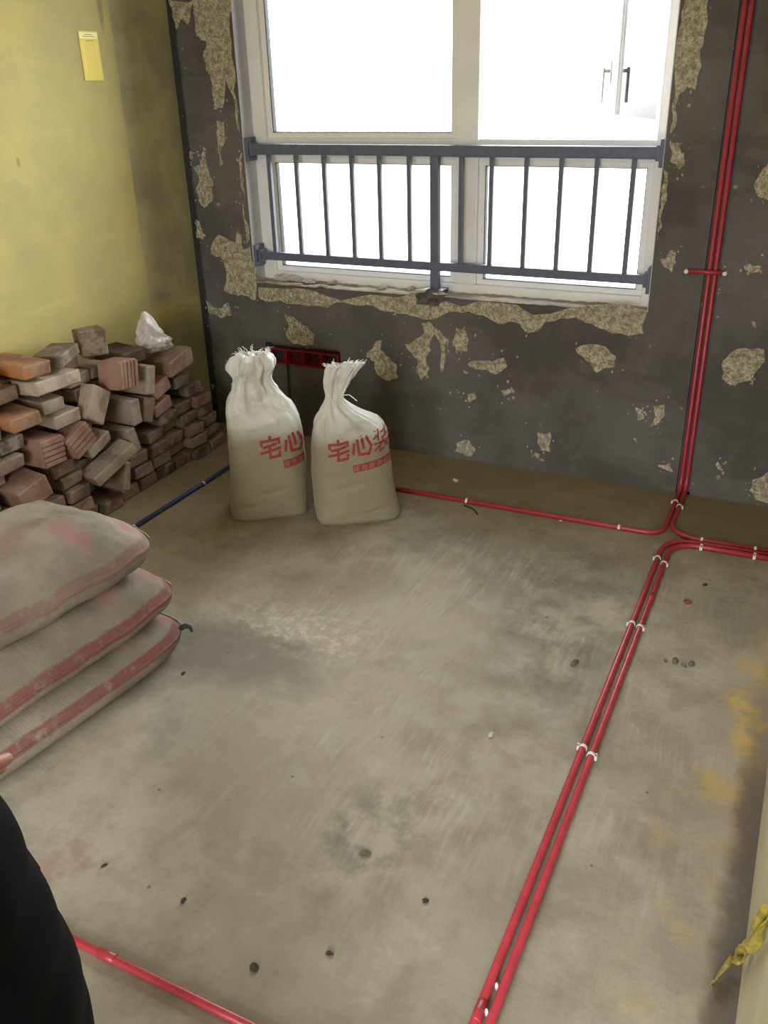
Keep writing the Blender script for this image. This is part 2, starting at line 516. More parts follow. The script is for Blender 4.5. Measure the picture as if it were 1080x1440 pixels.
def bm_box(bm, x0, x1, y0, y1, z0, z1):
    v = [bm.verts.new(p) for p in ((x0, y0, z0), (x1, y0, z0), (x1, y1, z0), (x0, y1, z0), (x0, y0, z1), (x1, y0, z1), (x1, y1, z1), (x0, y1, z1))]
    for f in ((0, 3, 2, 1), (4, 5, 6, 7), (0, 1, 5, 4), (1, 2, 6, 5), (2, 3, 7, 6), (3, 0, 4, 7)):
        bm.faces.new([v[i] for i in f])


def bm_mesh(bm, name, bevel=0.0, seg=2):
    if bevel:
        bmesh.ops.bevel(bm, geom=list(bm.edges), offset=bevel, segments=seg, affect='EDGES', profile=0.6)
    bmesh.ops.recalc_face_normals(bm, faces=bm.faces)
    me = bpy.data.meshes.new(name)
    bm.to_mesh(me)
    bm.free()
    return me


def box(name, b, mat, parent=None, bevel=0.0, **props):
    bm = bmesh.new()
    bm_box(bm, *b)
    return link(name, bm_mesh(bm, name, bevel), mat, parent, **props)


def fillet(pts, rad, n=7):
    pts = [Vector(p) for p in pts]
    out = [pts[0]]
    for i in range(1, len(pts) - 1):
        a, p, c = pts[i - 1], pts[i], pts[i + 1]
        r = rad[i] if isinstance(rad, dict) and i in rad else (rad if not isinstance(rad, dict) else 0.05)
        u = (a - p); w = (c - p)
        r = min(r, u.length * 0.48, w.length * 0.48)
        s, e = p + u.normalized() * r, p + w.normalized() * r
        for k in range(n + 1):
            t = k / n
            out.append(s * (1 - t) ** 2 + p * 2 * t * (1 - t) + e * t * t)
    out.append(pts[-1])
    return out


def tube_mesh(name, pts, r, sides=12, caps=True, close_radius=None):
    pts = [Vector(p) for p in pts]
    rads = r if isinstance(r, (list, tuple)) else [r] * len(pts)
    verts, faces = [], []
    up = None
    for i, p in enumerate(pts):
        d = (pts[min(i + 1, len(pts) - 1)] - pts[max(i - 1, 0)]).normalized()
        if up is None:
            up = Vector((0, 0, 1)) if abs(d.z) < 0.9 else Vector((1, 0, 0))
        s = d.cross(up).normalized()
        up = s.cross(d).normalized()
        for k in range(sides):
            a = 2 * math.pi * k / sides
            verts.append(p + (s * math.cos(a) + up * math.sin(a)) * rads[i])
    for i in range(len(pts) - 1):
        for k in range(sides):
            k2 = (k + 1) % sides
            faces.append((i * sides + k, i * sides + k2, (i + 1) * sides + k2, (i + 1) * sides + k))
    if caps:
        faces.append(tuple(range(sides))[::-1])
        faces.append(tuple(range((len(pts) - 1) * sides, len(pts) * sides)))
    me = mesh(name, verts, faces)
    bm = bmesh.new(); bm.from_mesh(me); bmesh.ops.recalc_face_normals(bm, faces=bm.faces); bm.to_mesh(me); bm.free()
    return me


def nz(p, s, seed=0.0):
    return mnoise.noise(Vector((p[0] * s + seed, p[1] * s - seed * 0.7, p[2] * s + seed * 1.3)))

# ------------------------------------------------------------------ the room


def structure(o):
    o['kind'] = 'structure'
    return o


def wall_field(name, axis_cells, xs, zs, y_face, thick, mat):
    """wall in the x-z plane seen from -y; axis_cells(xc, zc) -> recess depth, or None for a through opening"""
    xs, zs = sorted(set(xs)), sorted(set(zs))
    nx, nzc = len(xs) - 1, len(zs) - 1
    dep = [[axis_cells((xs[i] + xs[i + 1]) / 2, (zs[j] + zs[j + 1]) / 2) for j in range(nzc)] for i in range(nx)]
    V, F = [], []

    def quad(*p):
        k = len(V)
        V.extend(p)
        F.append((k, k + 1, k + 2, k + 3))
    D = lambda i, j: (thick if dep[i][j] is None else dep[i][j]) if 0 <= i < nx and 0 <= j < nzc else None
    for i in range(nx):
        for j in range(nzc):
            x0, x1, z0, z1 = xs[i], xs[i + 1], zs[j], zs[j + 1]
            d = D(i, j)
            if dep[i][j] is not None:
                y = y_face + d
                quad((x0, y, z0), (x1, y, z0), (x1, y, z1), (x0, y, z1))
                quad((x1, y_face + thick, z0), (x0, y_face + thick, z0), (x0, y_face + thick, z1), (x1, y_face + thick, z1))
            for (a, b_, side) in ((i + 1, j, 'x'), (i, j + 1, 'z')):
                e = D(a, b_)
                if e is None or abs(e - d) < 1e-6:
                    continue
                y0, y1 = y_face + min(d, e), y_face + max(d, e)
                if side == 'x':
                    p = [(x1, y0, z0), (x1, y1, z0), (x1, y1, z1), (x1, y0, z1)]
                else:
                    p = [(x0, y0, z1), (x1, y0, z1), (x1, y1, z1), (x0, y1, z1)]
                if e > d:
                    p = p if side == 'x' else p[::-1]
                else:
                    p = p[::-1] if side == 'x' else p
                quad(*p)
    xa, xb, za, zb = xs[0], xs[-1], zs[0], zs[-1]
    ya, yb = y_face, y_face + thick
    quad((xa, yb, za), (xa, ya, za), (xa, ya, zb), (xa, yb, zb))
    quad((xb, ya, za), (xb, yb, za), (xb, yb, zb), (xb, ya, zb))
    quad((xa, ya, zb), (xb, ya, zb), (xb, yb, zb), (xa, yb, zb))
    quad((xa, yb, za), (xb, yb, za), (xb, ya, za), (xa, ya, za))
    me = mesh(name, V, F)
    bm = bmesh.new(); bm.from_mesh(me); bmesh.ops.remove_doubles(bm, verts=bm.verts, dist=1e-5); bm.to_mesh(me); bm.free()
    return link(name, me, mat)


floor = structure(box('floor', (LEFT_X - 0.2, HALL_X + 0.2, REAR_Y - 0.2, BACK_Y + 0.3, -0.12, 0.0), 'floor'))
structure(box('ceiling', (LEFT_X - 0.2, HALL_X + 0.2, REAR_Y - 0.2, BACK_Y + 0.3, CEIL_Z, CEIL_Z + 0.12), 'ceiling'))

CH = (-0.354, -0.301)                      # conduit chase
BOXR = (-2.197, -1.815, 0.330, 0.428)      # socket box recess
CH2 = ((-2.095, -2.070), (-1.862, -1.836)) # short chases under the boxes


def wall_cells(x, z):
    if WIN[0] < x < WIN[1] and WIN[2] < z < WIN[3]:
        return None
    if CH[0] < x < CH[1]:
        return 0.024
    if BOXR[0] < x < BOXR[1] and BOXR[2] < z < BOXR[3]:
        return 0.055
    for a, b_ in CH2:
        if a < x < b_ and z < BOXR[2]:
            return 0.022
    return 0.0


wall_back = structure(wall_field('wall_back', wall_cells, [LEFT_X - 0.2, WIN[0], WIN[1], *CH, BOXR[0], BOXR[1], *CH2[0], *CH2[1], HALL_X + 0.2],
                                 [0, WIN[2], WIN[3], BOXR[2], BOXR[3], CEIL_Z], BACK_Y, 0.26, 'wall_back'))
wall_left = structure(box('wall_left', (LEFT_X - 0.2, LEFT_X, REAR_Y, BACK_Y, 0, CEIL_Z), 'wall_left'))
structure(box('wall_right', (RIGHT_X, RIGHT_X + 0.12, 0.35, BACK_Y, 0, CEIL_Z), 'wall_right'))
structure(box('wall_hall', (HALL_X, HALL_X + 0.2, REAR_Y, BACK_Y, 0, CEIL_Z), 'wall_plain'))


def rear_cells(x, z):
    return None if (REAR[0] < x < REAR[1] and z < REAR[2]) else 0.0


structure(wall_field('wall_rear', rear_cells, [LEFT_X - 0.2, REAR[0], REAR[1], HALL_X + 0.2], [0, REAR[2], CEIL_Z], REAR_Y - 0.2, 0.2, 'wall_plain'))

# patches where the grey coat has flaked off the window wall
PATCHES = [
    [(-2.515, 1.785), (-2.395, 1.779), (-2.417, 1.723), (-2.434, 1.695), (-2.465, 1.715), (-2.491, 1.678), (-2.504, 1.727)],
    [(-2.373, 1.890), (-2.214, 1.880), (-2.221, 1.771), (-2.234, 1.629), (-2.230, 1.531), (-2.231, 1.381), (-2.235, 1.298), (-2.245, 1.339), (-2.259, 1.452), (-2.281, 1.493), (-2.307, 1.391), (-2.348, 1.387), (-2.345, 1.484), (-2.369, 1.535), (-2.376, 1.585), (-2.352, 1.633), (-2.400, 1.654), (-2.398, 1.760)],
    [(-2.340, 1.345), (-2.306, 1.340), (-2.307, 1.277), (-2.334, 1.228), (-2.329, 1.180), (-2.349, 1.163), (-2.350, 1.234), (-2.352, 1.287)],
    [(-2.423, 1.244), (-2.410, 1.233), (-2.415, 1.168), (-2.391, 1.113), (-2.399, 1.034), (-2.450, 0.996), (-2.476, 1.021), (-2.485, 1.077), (-2.461, 1.123), (-2.485, 1.161), (-2.446, 1.178)],
    [(-2.492, 1.227), (-2.476, 1.222), (-2.485, 1.189), (-2.497, 1.194)],
    [(-2.504, 0.945), (-2.484, 0.939), (-2.480, 0.905), (-2.458, 0.882), (-2.476, 0.863), (-2.509, 0.870)],
    [(-2.289, 0.907), (-2.269, 0.890), (-2.269, 0.832), (-2.232, 0.846), (-2.228, 0.613), (-2.291, 0.633), (-2.393, 0.644), (-2.370, 0.707), (-2.389, 0.790), (-2.440, 0.800), (-2.426, 0.848), (-2.392, 0.885), (-2.337, 0.864), (-2.302, 0.854)],
    [(-2.249, 1.192), (-2.235, 1.181), (-2.232, 1.061), (-2.231, 0.881), (-2.245, 0.857), (-2.249, 0.948), (-2.253, 0.994), (-2.239, 1.039), (-2.252, 1.105)],
    [(-2.498, 0.593), (-2.463, 0.564), (-2.418, 0.562), (-2.377, 0.590), (-2.365, 0.534), (-2.424, 0.517), (-2.490, 0.537)],
    [(-2.206, 0.671), (-1.933, 0.675), (-1.662, 0.679), (-1.406, 0.683), (-1.105, 0.686), (-0.824, 0.688), (-0.536, 0.692), (-0.539, 0.615), (-0.595, 0.602), (-0.708, 0.622), (-0.794, 0.655), (-0.908, 0.629), (-0.935, 0.594), (-0.977, 0.576), (-1.010, 0.610), (-1.103, 0.604), (-1.163, 0.633), (-1.283, 0.638), (-1.369, 0.599), (-1.470, 0.605), (-1.582, 0.614), (-1.674, 0.634), (-1.791, 0.637), (-1.938, 0.610), (-2.062, 0.610), (-2.210, 0.627)],
    [(-1.687, 0.424), (-1.639, 0.483), (-1.600, 0.499), (-1.621, 0.449), (-1.589, 0.422), (-1.545, 0.390), (-1.539, 0.336), (-1.579, 0.316), (-1.644, 0.343), (-1.649, 0.392), (-1.688, 0.410)],
    [(-1.505, 0.484), (-1.435, 0.520), (-1.416, 0.545), (-1.429, 0.578), (-1.398, 0.586), (-1.349, 0.556), (-1.319, 0.519), (-1.324, 0.472), (-1.330, 0.389), (-1.342, 0.379), (-1.345, 0.494), (-1.374, 0.537), (-1.392, 0.506), (-1.388, 0.466), (-1.411, 0.428), (-1.392, 0.395), (-1.430, 0.336), (-1.455, 0.376), (-1.449, 0.424), (-1.486, 0.456)],
    [(-1.277, 0.574), (-1.259, 0.564), (-1.242, 0.583), (-1.223, 0.528), (-1.228, 0.482), (-1.276, 0.477), (-1.294, 0.510)],
    [(-1.227, 0.426), (-1.171, 0.447), (-1.071, 0.469), (-1.058, 0.433), (-1.107, 0.397), (-1.186, 0.411)],
    [(-0.787, 0.535), (-0.743, 0.556), (-0.673, 0.553), (-0.631, 0.522), (-0.632, 0.478), (-0.700, 0.449), (-0.738, 0.489), (-0.776, 0.514)],
    [(-1.224, 0.296), (-1.192, 0.308), (-1.184, 0.289), (-1.216, 0.265)],
    [(-1.081, 0.330), (-1.035, 0.354), (-1.027, 0.339), (-1.065, 0.311)],
    [(-0.541, 0.328), (-0.513, 0.324), (-0.505, 0.287), (-0.525, 0.277)],
    [(-0.476, 0.343), (-0.434, 0.352), (-0.427, 0.313), (-0.446, 0.280), (-0.479, 0.261), (-0.462, 0.301)],
    [(-0.919, 0.173), (-0.865, 0.181), (-0.860, 0.096), (-0.899, 0.098), (-0.916, 0.128)],
    [(-0.925, 0.086), (-0.903, 0.081), (-0.905, 0.056), (-0.924, 0.062)],
    [(-1.271, 0.073), (-1.212, 0.093), (-1.182, 0.056), (-1.203, 0.022), (-1.270, 0.034)],
    [(-0.233, 0.569), (-0.205, 0.592), (-0.120, 0.596), (-0.114, 0.554), (-0.138, 0.511), (-0.139, 0.477), (-0.198, 0.456), (-0.246, 0.478), (-0.253, 0.533)],
    [(-0.084, 0.103), (-0.038, 0.140), (0.006, 0.103), (-0.019, 0.015), (-0.065, 0.022), (-0.090, 0.056)],
    [(-0.216, 0.157), (-0.200, 0.136), (-0.207, 0.120), (-0.223, 0.140)],
    [(-0.435, 0.107), (-0.387, 0.122), (-0.369, 0.086), (-0.405, 0.093)],
    [(-2.083, 0.559), (-2.041, 0.556), (-1.974, 0.519), (-1.941, 0.486), (-1.949, 0.435), (-2.051, 0.432), (-2.083, 0.473), (-2.065, 0.511)],
    [(-0.527, 1.721), (-0.453, 1.717), (-0.448, 1.682), (-0.447, 1.646), (-0.446, 1.561), (-0.445, 1.499), (-0.456, 1.427), (-0.481, 1.437), (-0.503, 1.418), (-0.512, 1.386), (-0.510, 1.306), (-0.521, 1.293), (-0.523, 1.373), (-0.520, 1.438), (-0.530, 1.564), (-0.521, 1.625)],
    [(-0.520, 1.273), (-0.485, 1.266), (-0.479, 1.239), (-0.463, 1.198), (-0.476, 1.184), (-0.512, 1.211)],
    [(-0.508, 0.884), (-0.486, 0.893), (-0.473, 0.912), (-0.457, 0.913), (-0.453, 0.876), (-0.462, 0.841), (-0.498, 0.866)],
    [(-0.228, 0.881), (-0.212, 0.889), (-0.172, 0.881), (-0.174, 0.866), (-0.214, 0.856)],
    [(-0.234, 1.134), (-0.215, 1.189), (-0.202, 1.209), (-0.156, 1.189), (-0.144, 1.110), (-0.184, 1.095), (-0.209, 1.101)],
    [(-0.529, 1.184), (-0.513, 1.170), (-0.511, 1.114), (-0.518, 1.049), (-0.523, 0.947), (-0.529, 1.027), (-0.526, 1.099)],
]


def patch_object(pts, idx):
    """irregular flake outline, a few millimetres of rough relief"""
    P = [Vector((x, z)) for x, z in pts]
    for _ in range(2):
        Q = []
        for i, p in enumerate(P):
            q = P[(i + 1) % len(P)]
            d = q - p
            nrm = Vector((-d.y, d.x))
            m = (p + q) / 2 + nrm * random.uniform(-0.13, 0.13)
            Q += [p, m]
        P = Q
    P = [Vector((min(max(p.x, LEFT_X + 0.012), 0.088), p.y)) for p in P]
    if WIN[0] - 0.06 < sum(p.x for p in P) / len(P) < WIN[0] and max(p.y for p in P) > 0.72:
        P = [Vector((min(p.x, WIN[0] - 0.002), p.y)) for p in P]
    if WIN[1] < sum(p.x for p in P) / len(P) < WIN[1] + 0.06 and max(p.y for p in P) > 0.72:
        P = [Vector((max(p.x, WIN[1] + 0.002), p.y)) for p in P]
    r2 = delaunay_2d_cdt(P, [], [list(range(len(P)))], 1, 1e-5)
    bm = bmesh.new()
    vs_ = [bm.verts.new((p.x, BACK_Y - 0.0025, p.y)) for p in r2[0]]
    for f in r2[2]:
        bm.faces.new([vs_[q] for q in f])
    for v in [v for v in bm.verts if not v.link_faces]:
        bm.verts.remove(v)
    rim = [e for e in bm.edges if e.is_boundary]
    ext = bmesh.ops.extrude_edge_only(bm, edges=rim)
    for g in ext['geom']:
        if isinstance(g, bmesh.types.BMVert):
            g.co.y = BACK_Y + 0.001
    bmesh.ops.recalc_face_normals(bm, faces=bm.faces)
    me = bpy.data.meshes.new('plaster_patch')
    bm.to_mesh(me); bm.free()
    link('plaster_patch', me, 'patch', wall_back)


for i_, p_ in enumerate(PATCHES):
    patch_object(p_, i_)
# tiny flecks of the same bare plaster scattered around the flaked areas
fr = random.Random(31)
V, F = [], []
for p_ in PATCHES:
    for _ in range(7 + len(p_) // 2):
        ax_, az_ = p_[fr.randrange(len(p_))]
        ax_ += fr.gauss(0, 0.022); az_ += fr.gauss(0, 0.026)
        if WIN[0] - 0.01 < ax_ < WIN[1] + 0.01 and WIN[2] - 0.01 < az_ < WIN[3] or not LEFT_X + 0.01 < ax_ < RIGHT_X - 0.01 or az_ < 0.03 or CH[0] - 0.01 < ax_ < CH[1] + 0.01:
            continue
        n_ = fr.randrange(4, 7)
        s_ = fr.uniform(0.0012, 0.0055)
        k_ = len(V)
        ring = [(ax_ + s_ * fr.uniform(0.5, 1.3) * math.cos(2 * math.pi * q / n_), az_ + s_ * fr.uniform(0.6, 1.7) * math.sin(2 * math.pi * q / n_)) for q in range(n_)]
        V += [(x, BACK_Y - 0.0018, z) for x, z in ring] + [(x, BACK_Y + 0.0005, z) for x, z in ring]
        F.append(tuple(range(k_, k_ + n_)))
        F += [(k_ + (q + 1) % n_, k_ + q, k_ + n_ + q, k_ + n_ + (q + 1) % n_) for q in range(n_)]
link('plaster_flecks', mesh('plaster_flecks', V, F), 'patch', wall_back, kind='stuff')

# ------------------------------------------------------------------ window
x0, x1, z0, z1 = WIN
FY0, FY1 = BACK_Y + 0.085, BACK_Y + 0.145     # profile depth
win = structure(thing('window_1', 'white framed four part window behind the steel guard rail', 'window', (0, 0, 0)))
MX = (-1.322, -1.230)                          # centre mullion
TZ = (1.197, 1.272)                            # transom


def profile(name, b, par=None):
    return box(name, b, 'pvc_white', par or win, 0.004)


profile('outer_frame', (x0, x0 + 0.062, FY0, FY1, z0, z1))
profile('outer_frame', (x1 - 0.045, x1, FY0, FY1, z0, z1))
profile('outer_frame', (x0 + 0.062, x1 - 0.045, FY0, FY1, z0, z0 + 0.04))
profile('outer_frame', (x0 + 0.062, x1 - 0.045, FY0, FY1, z1 - 0.06, z1))
profile('mullion', (MX[0], MX[1], FY0 + 0.002, FY1, z0 + 0.04, z1 - 0.06))
for a, b_ in ((x0 + 0.062, MX[0]), (MX[1], x1 - 0.045)):
    profile('transom', (a, b_, FY0 + 0.004, FY1, TZ[0], TZ[1]))


def glazed(a, b_, c, d, st, y, name='fixed_light', bead=0.02):
    """glazing bead frame with a pane set in it"""
    bm = bmesh.new()
    ya, yb = y, y + 0.03
    bm_box(bm, a, a + st, ya, yb, c, d); bm_box(bm, b_ - st, b_, ya, yb, c, d)
    bm_box(bm, a + st, b_ - st, ya, yb, c, c + bead); bm_box(bm, a + st, b_ - st, ya, yb, d - bead, d)
    f = link(name, bm_mesh(bm, name), 'pvc_white', win)
    g = bmesh.new()
    w_ = 0.003
    bm_box(g, a + st, a + st + w_, ya + 0.004, yb, c + bead, d - bead); bm_box(g, b_ - st - w_, b_ - st, ya + 0.004, yb, c + bead, d - bead)
    bm_box(g, a + st, b_ - st, ya + 0.004, yb, c + bead, c + bead + w_); bm_box(g, a + st, b_ - st, ya + 0.004, yb, d - bead - w_, d - bead)
    link('gasket', bm_mesh(g, 'gasket'), 'gasket', f)
    box('pane', (a + st, b_ - st, ya + 0.014, ya + 0.019, c + bead, d - bead), 'glass', f)
    return f


glazed(x0 + 0.062, MX[0], z0 + 0.04, TZ[0], 0.022, FY0 + 0.02)
glazed(x0 + 0.062, MX[0], TZ[1], z1 - 0.06, 0.022, FY0 + 0.02)
glazed(MX[1], x1 - 0.045, z0 + 0.04, TZ[0], 0.024, FY0 + 0.02)

# casement pushed open to the outside, hinged at the right jamb
sash_w = (x1 - 0.045) - MX[1]
sw = bpy.data.objects.new('casement_sash', None)
sw.empty_display_size = 0.05
COL.objects.link(sw)
sw.parent = win
sw.location = (x1 - 0.045, FY1 - 0.02, 0)
sw.rotation_euler = (0, 0, math.radians(-61))
bm = bmesh.new()
c_, d_ = TZ[1] + 0.004, z1 - 0.064
bm_box(bm, -sash_w, -sash_w + 0.05, 0, 0.045, c_, d_); bm_box(bm, -0.05, 0, 0, 0.045, c_, d_)
bm_box(bm, -sash_w + 0.05, -0.05, 0, 0.045, c_, c_ + 0.05); bm_box(bm, -sash_w + 0.05, -0.05, 0, 0.045, d_ - 0.05, d_)
link('sash_frame', bm_mesh(bm, 'sash_frame'), 'pvc_white', sw)
box('pane', (-sash_w + 0.05, -0.05, 0.02, 0.025, c_ + 0.05, d_ - 0.05), 'glass', sw)
box('edge_seal', (-sash_w - 0.006, -sash_w, 0.008, 0.036, c_, d_), 'gasket', sw)
bm = bmesh.new()
bm_box(bm, -sash_w + 0.014, -sash_w + 0.034, -0.006, 0.0, 1.44, 1.53)
bm_box(bm, -sash_w + 0.018, -sash_w + 0.030, -0.028, -0.006, 1.48, 1.494)
bm_box(bm, -sash_w + 0.016, -sash_w + 0.032, -0.036, -0.026, 1.37, 1.50)
link('window_handle', bm_mesh(bm, 'window_handle', 0.002, 1), 'steel', sw)

# plastered reveals of the opening
for k_, (a_, b_) in enumerate(((x0, x0 + 0.003), (x1 - 0.003, x1))):
    structure(box('trim_%d' % (k_ + 1), (a_, b_, BACK_Y + 0.002, FY0 - 0.0005, z0 + 0.004, z1 - 0.003), 'reveal'))
structure(box('trim_3', (x0 + 0.003, x1 - 0.003, BACK_Y + 0.002, FY0 - 0.0005, z1 - 0.003, z1), 'reveal'))

# rough mortar sill in front of the frame
V, F = [], []
NXs, NYs = 120, 8
for i in range(NXs + 1):
    for j in range(NYs + 1):
        x = x0 + 0.001 + (x1 - x0 - 0.002) * i / NXs
        y = BACK_Y - 0.004 + (FY0 + 0.006 - BACK_Y) * j / NYs
        z = z0 + 0.006 + 0.006 * nz((x, y, 0), 25, 3) + 0.004 * nz((x, y, 0), 80, 9)
        if j == 0:
            y += 0.004 * nz((x, 0, 0), 40, 5)
            z -= 0.006
        V.append((x, y, max(z, z0 + 0.0005)))
for i in range(NXs):
    for j in range(NYs):
        a = i * (NYs + 1) + j
        F.append((a, a + NYs + 1, a + NYs + 2, a + 1))
link('sill_mortar', mesh('sill_mortar', V, F), 'sill', wall_back)
SILL_TOP = z0 + 0.012


def lump(name, loc, size, mat, parent=None, seed=0, sub=2, rough=0.35, freq=1.6):
    bm = bmesh.new()
    bmesh.ops.create_icosphere(bm, subdivisions=sub, radius=1.0)
    for v in bm.verts:
        k = 1 + rough * nz(v.co, freq, seed) + rough * 0.4 * nz(v.co, freq * 3, seed + 4)
        v.co = Vector((v.co.x * k * size[0], v.co.y * k * size[1], max(v.co.z * k * size[2], -size[2] * 0.55)))
    me = bpy.data.meshes.new(name)
    bm.to_mesh(me); bm.free()
    zmin = min(v.co.z for v in me.vertices)
    o = link(name, me, mat, parent)
    o.location = (loc[0], loc[1], loc[2] - zmin)
    return o


ORD = ['first', 'second', 'third', 'fourth', 'fifth', 'sixth', 'seventh', 'eighth', 'ninth', 'tenth', 'eleventh', 'twelfth', 'thirteenth', 'fourteenth', 'fifteenth']
for k, (x, w_) in enumerate(((-2.10, 0.045), (-2.035, 0.026), (-1.97, 0.03), (-1.87, 0.018), (-1.62, 0.020), (-1.50, 0.014))):
    tag(lump('mortar_crumb', (x, BACK_Y + 0.05 + 0.02 * math.sin(k * 3), z0 + 0.008), (w_, 0.016, 0.007 + 0.010 * (k == 0)), 'foam', seed=k * 5.1, sub=3, rough=0.9, freq=2.2),
        ORD[k] + ' white mortar crumb along the window sill, counted from the yellow wall', 'rubble', 'mortar crumbs on the window sill')

# ------------------------------------------------------------------ guard rail
RY = BACK_Y + 0.042
gr = thing('guard_rail', 'dark blue-grey steel guard rail with upright bars across the window', 'railing', (-1.386, RY, SILL_TOP))


def rail_part(name, b, bevel=0.004):
    bb = (b[0] + 1.386, b[1] + 1.386, b[2], b[3], b[4] - SILL_TOP, b[5] - SILL_TOP)
    return box(name, bb, 'iron', gr, bevel)


rail_part('top_rail', (x0 + 0.012, x1 - 0.014, -0.018, 0.018, 1.212, 1.254), 0.006)
rail_part('bottom_rail', (x0 + 0.012, x1 - 0.014, -0.014, 0.014, 0.786, 0.820))
rail_part('post', (-1.403, -1.369, -0.016, 0.016, SILL_TOP, 1.214))
for x in (-2.130, -2.000, -1.871, -1.745, -1.623, -1.495, -1.279, -1.158, -1.024, -0.894, -0.766, -0.637):
    rail_part('baluster', (x - 0.0085, x + 0.0085, -0.0085, 0.0085, 0.818, 1.214), 0.002)
for z in (1.233, 0.803):
    for xa, xb in ((x0 + 0.0035, x0 + 0.016), (x1 - 0.018, x1 - 0.0035)):
        rail_part('wall_bracket', (xa, xb, -0.034, 0.034, z - 0.046, z + 0.046), 0.004)
    rail_part('bracket_sleeve', (x0 + 0.014, x0 + 0.03, -0.023, 0.023, z - 0.026, z + 0.026), 0.003)
    rail_part('bracket_sleeve', (x1 - 0.032, x1 - 0.016, -0.023, 0.023, z - 0.026, z + 0.026), 0.003)
ft = rail_part('base_flange', (-1.43, -1.342, -0.034, 0.034, SILL_TOP - 0.004, SILL_TOP + 0.012), 0.003)
lump('mortar_collar', (-1.386, BACK_Y - 0.001, z0 - 0.034), (0.058, 0.013, 0.036), 'grout', wall_back, seed=12, rough=0.7, sub=3)
lump('mortar_collar', (-1.40, BACK_Y + 0.012, z0 + 0.004), (0.075, 0.018, 0.012), 'foam', wall_back, seed=22, rough=0.5)

# ------------------------------------------------------------------ recessed socket boxes
sb = thing('socket_box_row', 'row of four red recessed socket boxes in the wall behind the bags', 'socket box', (-2.006, BACK_Y, 0.332))
bw = 0.0875
for k in range(4):
    xa = -0.182 + k * (bw + 0.0035)
    bm = bmesh.new()
    t_ = 0.005
    bm_box(bm, xa, xa + bw, 0.002, 0.048, 0, t_); bm_box(bm, xa, xa + bw, 0.002, 0.048, 0.070 - t_, 0.070)
    bm_box(bm, xa, xa + t_, 0.002, 0.048, t_, 0.070 - t_); bm_box(bm, xa + bw - t_, xa + bw, 0.002, 0.048, t_, 0.070 - t_)
    bx_ = link('box_cell', bm_mesh(bm, 'box_cell'), 'red_box', sb)
    box('back_plate', (xa + t_, xa + bw - t_, 0.042, 0.048, t_, 0.070 - t_), 'gasket' if k in (0, 3) else 'red_back', bx_)  # end plates nearly black, painting deeper shade into those cells
    for sx in (0.012, bw - 0.012):
        box('screw_lug', (xa + sx - 0.006, xa + sx + 0.006, 0.022, 0.028, 0.029, 0.041), 'red_back', bx_)

# ------------------------------------------------------------------ conduits
PR = 0.0085


def conduit(name, label, pts, mat, fil=0.06, couplings=(), group=None):
    root = thing(name, label, 'pipe', (pts[0][0], pts[0][1], 0), group=group)
    o = Vector((pts[0][0], pts[0][1], 0))
    loc = [Vector(p) - o for p in pts]
    link('tube', tube_mesh('tube', fillet(loc, fil), PR), mat, root, True)
    for a, d in couplings:
        a = Vector(a) - o
        d = Vector(d).normalized()
        link('coupling', tube_mesh('coupling', [a - d * 0.02, a - d * 0.019, a + d * 0.019, a + d * 0.02], [PR * 1.05, PR * 1.2, PR * 1.2, PR * 1.05]), mat, root, True)
    return root


WYp = BACK_Y + 0.010
conduit('red_conduit', 'red conduit down the wall chase that turns left towards the upright bags',
        [(-0.339, WYp, CEIL_Z - 0.002), (-0.339, WYp, PR), (-0.339, 2.945, PR), (-1.53, 2.945, PR)], 'red_pvc', {1: 0.07, 2: 0.075})
conduit('red_conduit', 'red conduit down the wall chase that turns to the right wall',
        [(-0.3185, WYp, CEIL_Z - 0.002), (-0.3185, WYp, PR), (-0.3185, 3.01, PR), (-0.258, 2.955, PR), (RIGHT_X - 0.002, 2.955, PR)], 'red_pvc', {1: 0.07, 2: 0.05, 3: 0.05})
conduit('red_conduit', 'long red floor conduit, outer of the pair bending to the right wall',
        [(-0.319, -0.9, PR), (-0.323, 2.927, PR), (RIGHT_X - 0.002, 2.932, PR)], 'red_pvc', {1: 0.12}, [((-0.3196, 0.985, PR), (0, 1, 0))])
conduit('red_conduit', 'long red floor conduit, inner of the pair bending to the right wall',
        [(-0.294, -0.9, PR), (-0.297, 2.903, PR), (RIGHT_X - 0.002, 2.909, PR)], 'red_pvc', {1: 0.10}, [((-0.2965, 2.50, PR), (0, 1, 0))])
conduit('red_conduit', 'single red conduit across the floor beside the black coat',
        [(-2.45, 0.82, PR), (-1.0, 0.802, PR), (-0.345, 0.79, PR)], 'red_pvc', 0.2, [((-1.0, 0.802, PR), (1, -0.01, 0))])
conduit('blue_conduit', 'blue conduit on the floor alongside the brick pile',
        [(-2.137, 2.22, PR), (-2.125, 3.30, PR)], 'blue_pvc', 0.05)

# saddle clips nailed over the conduits


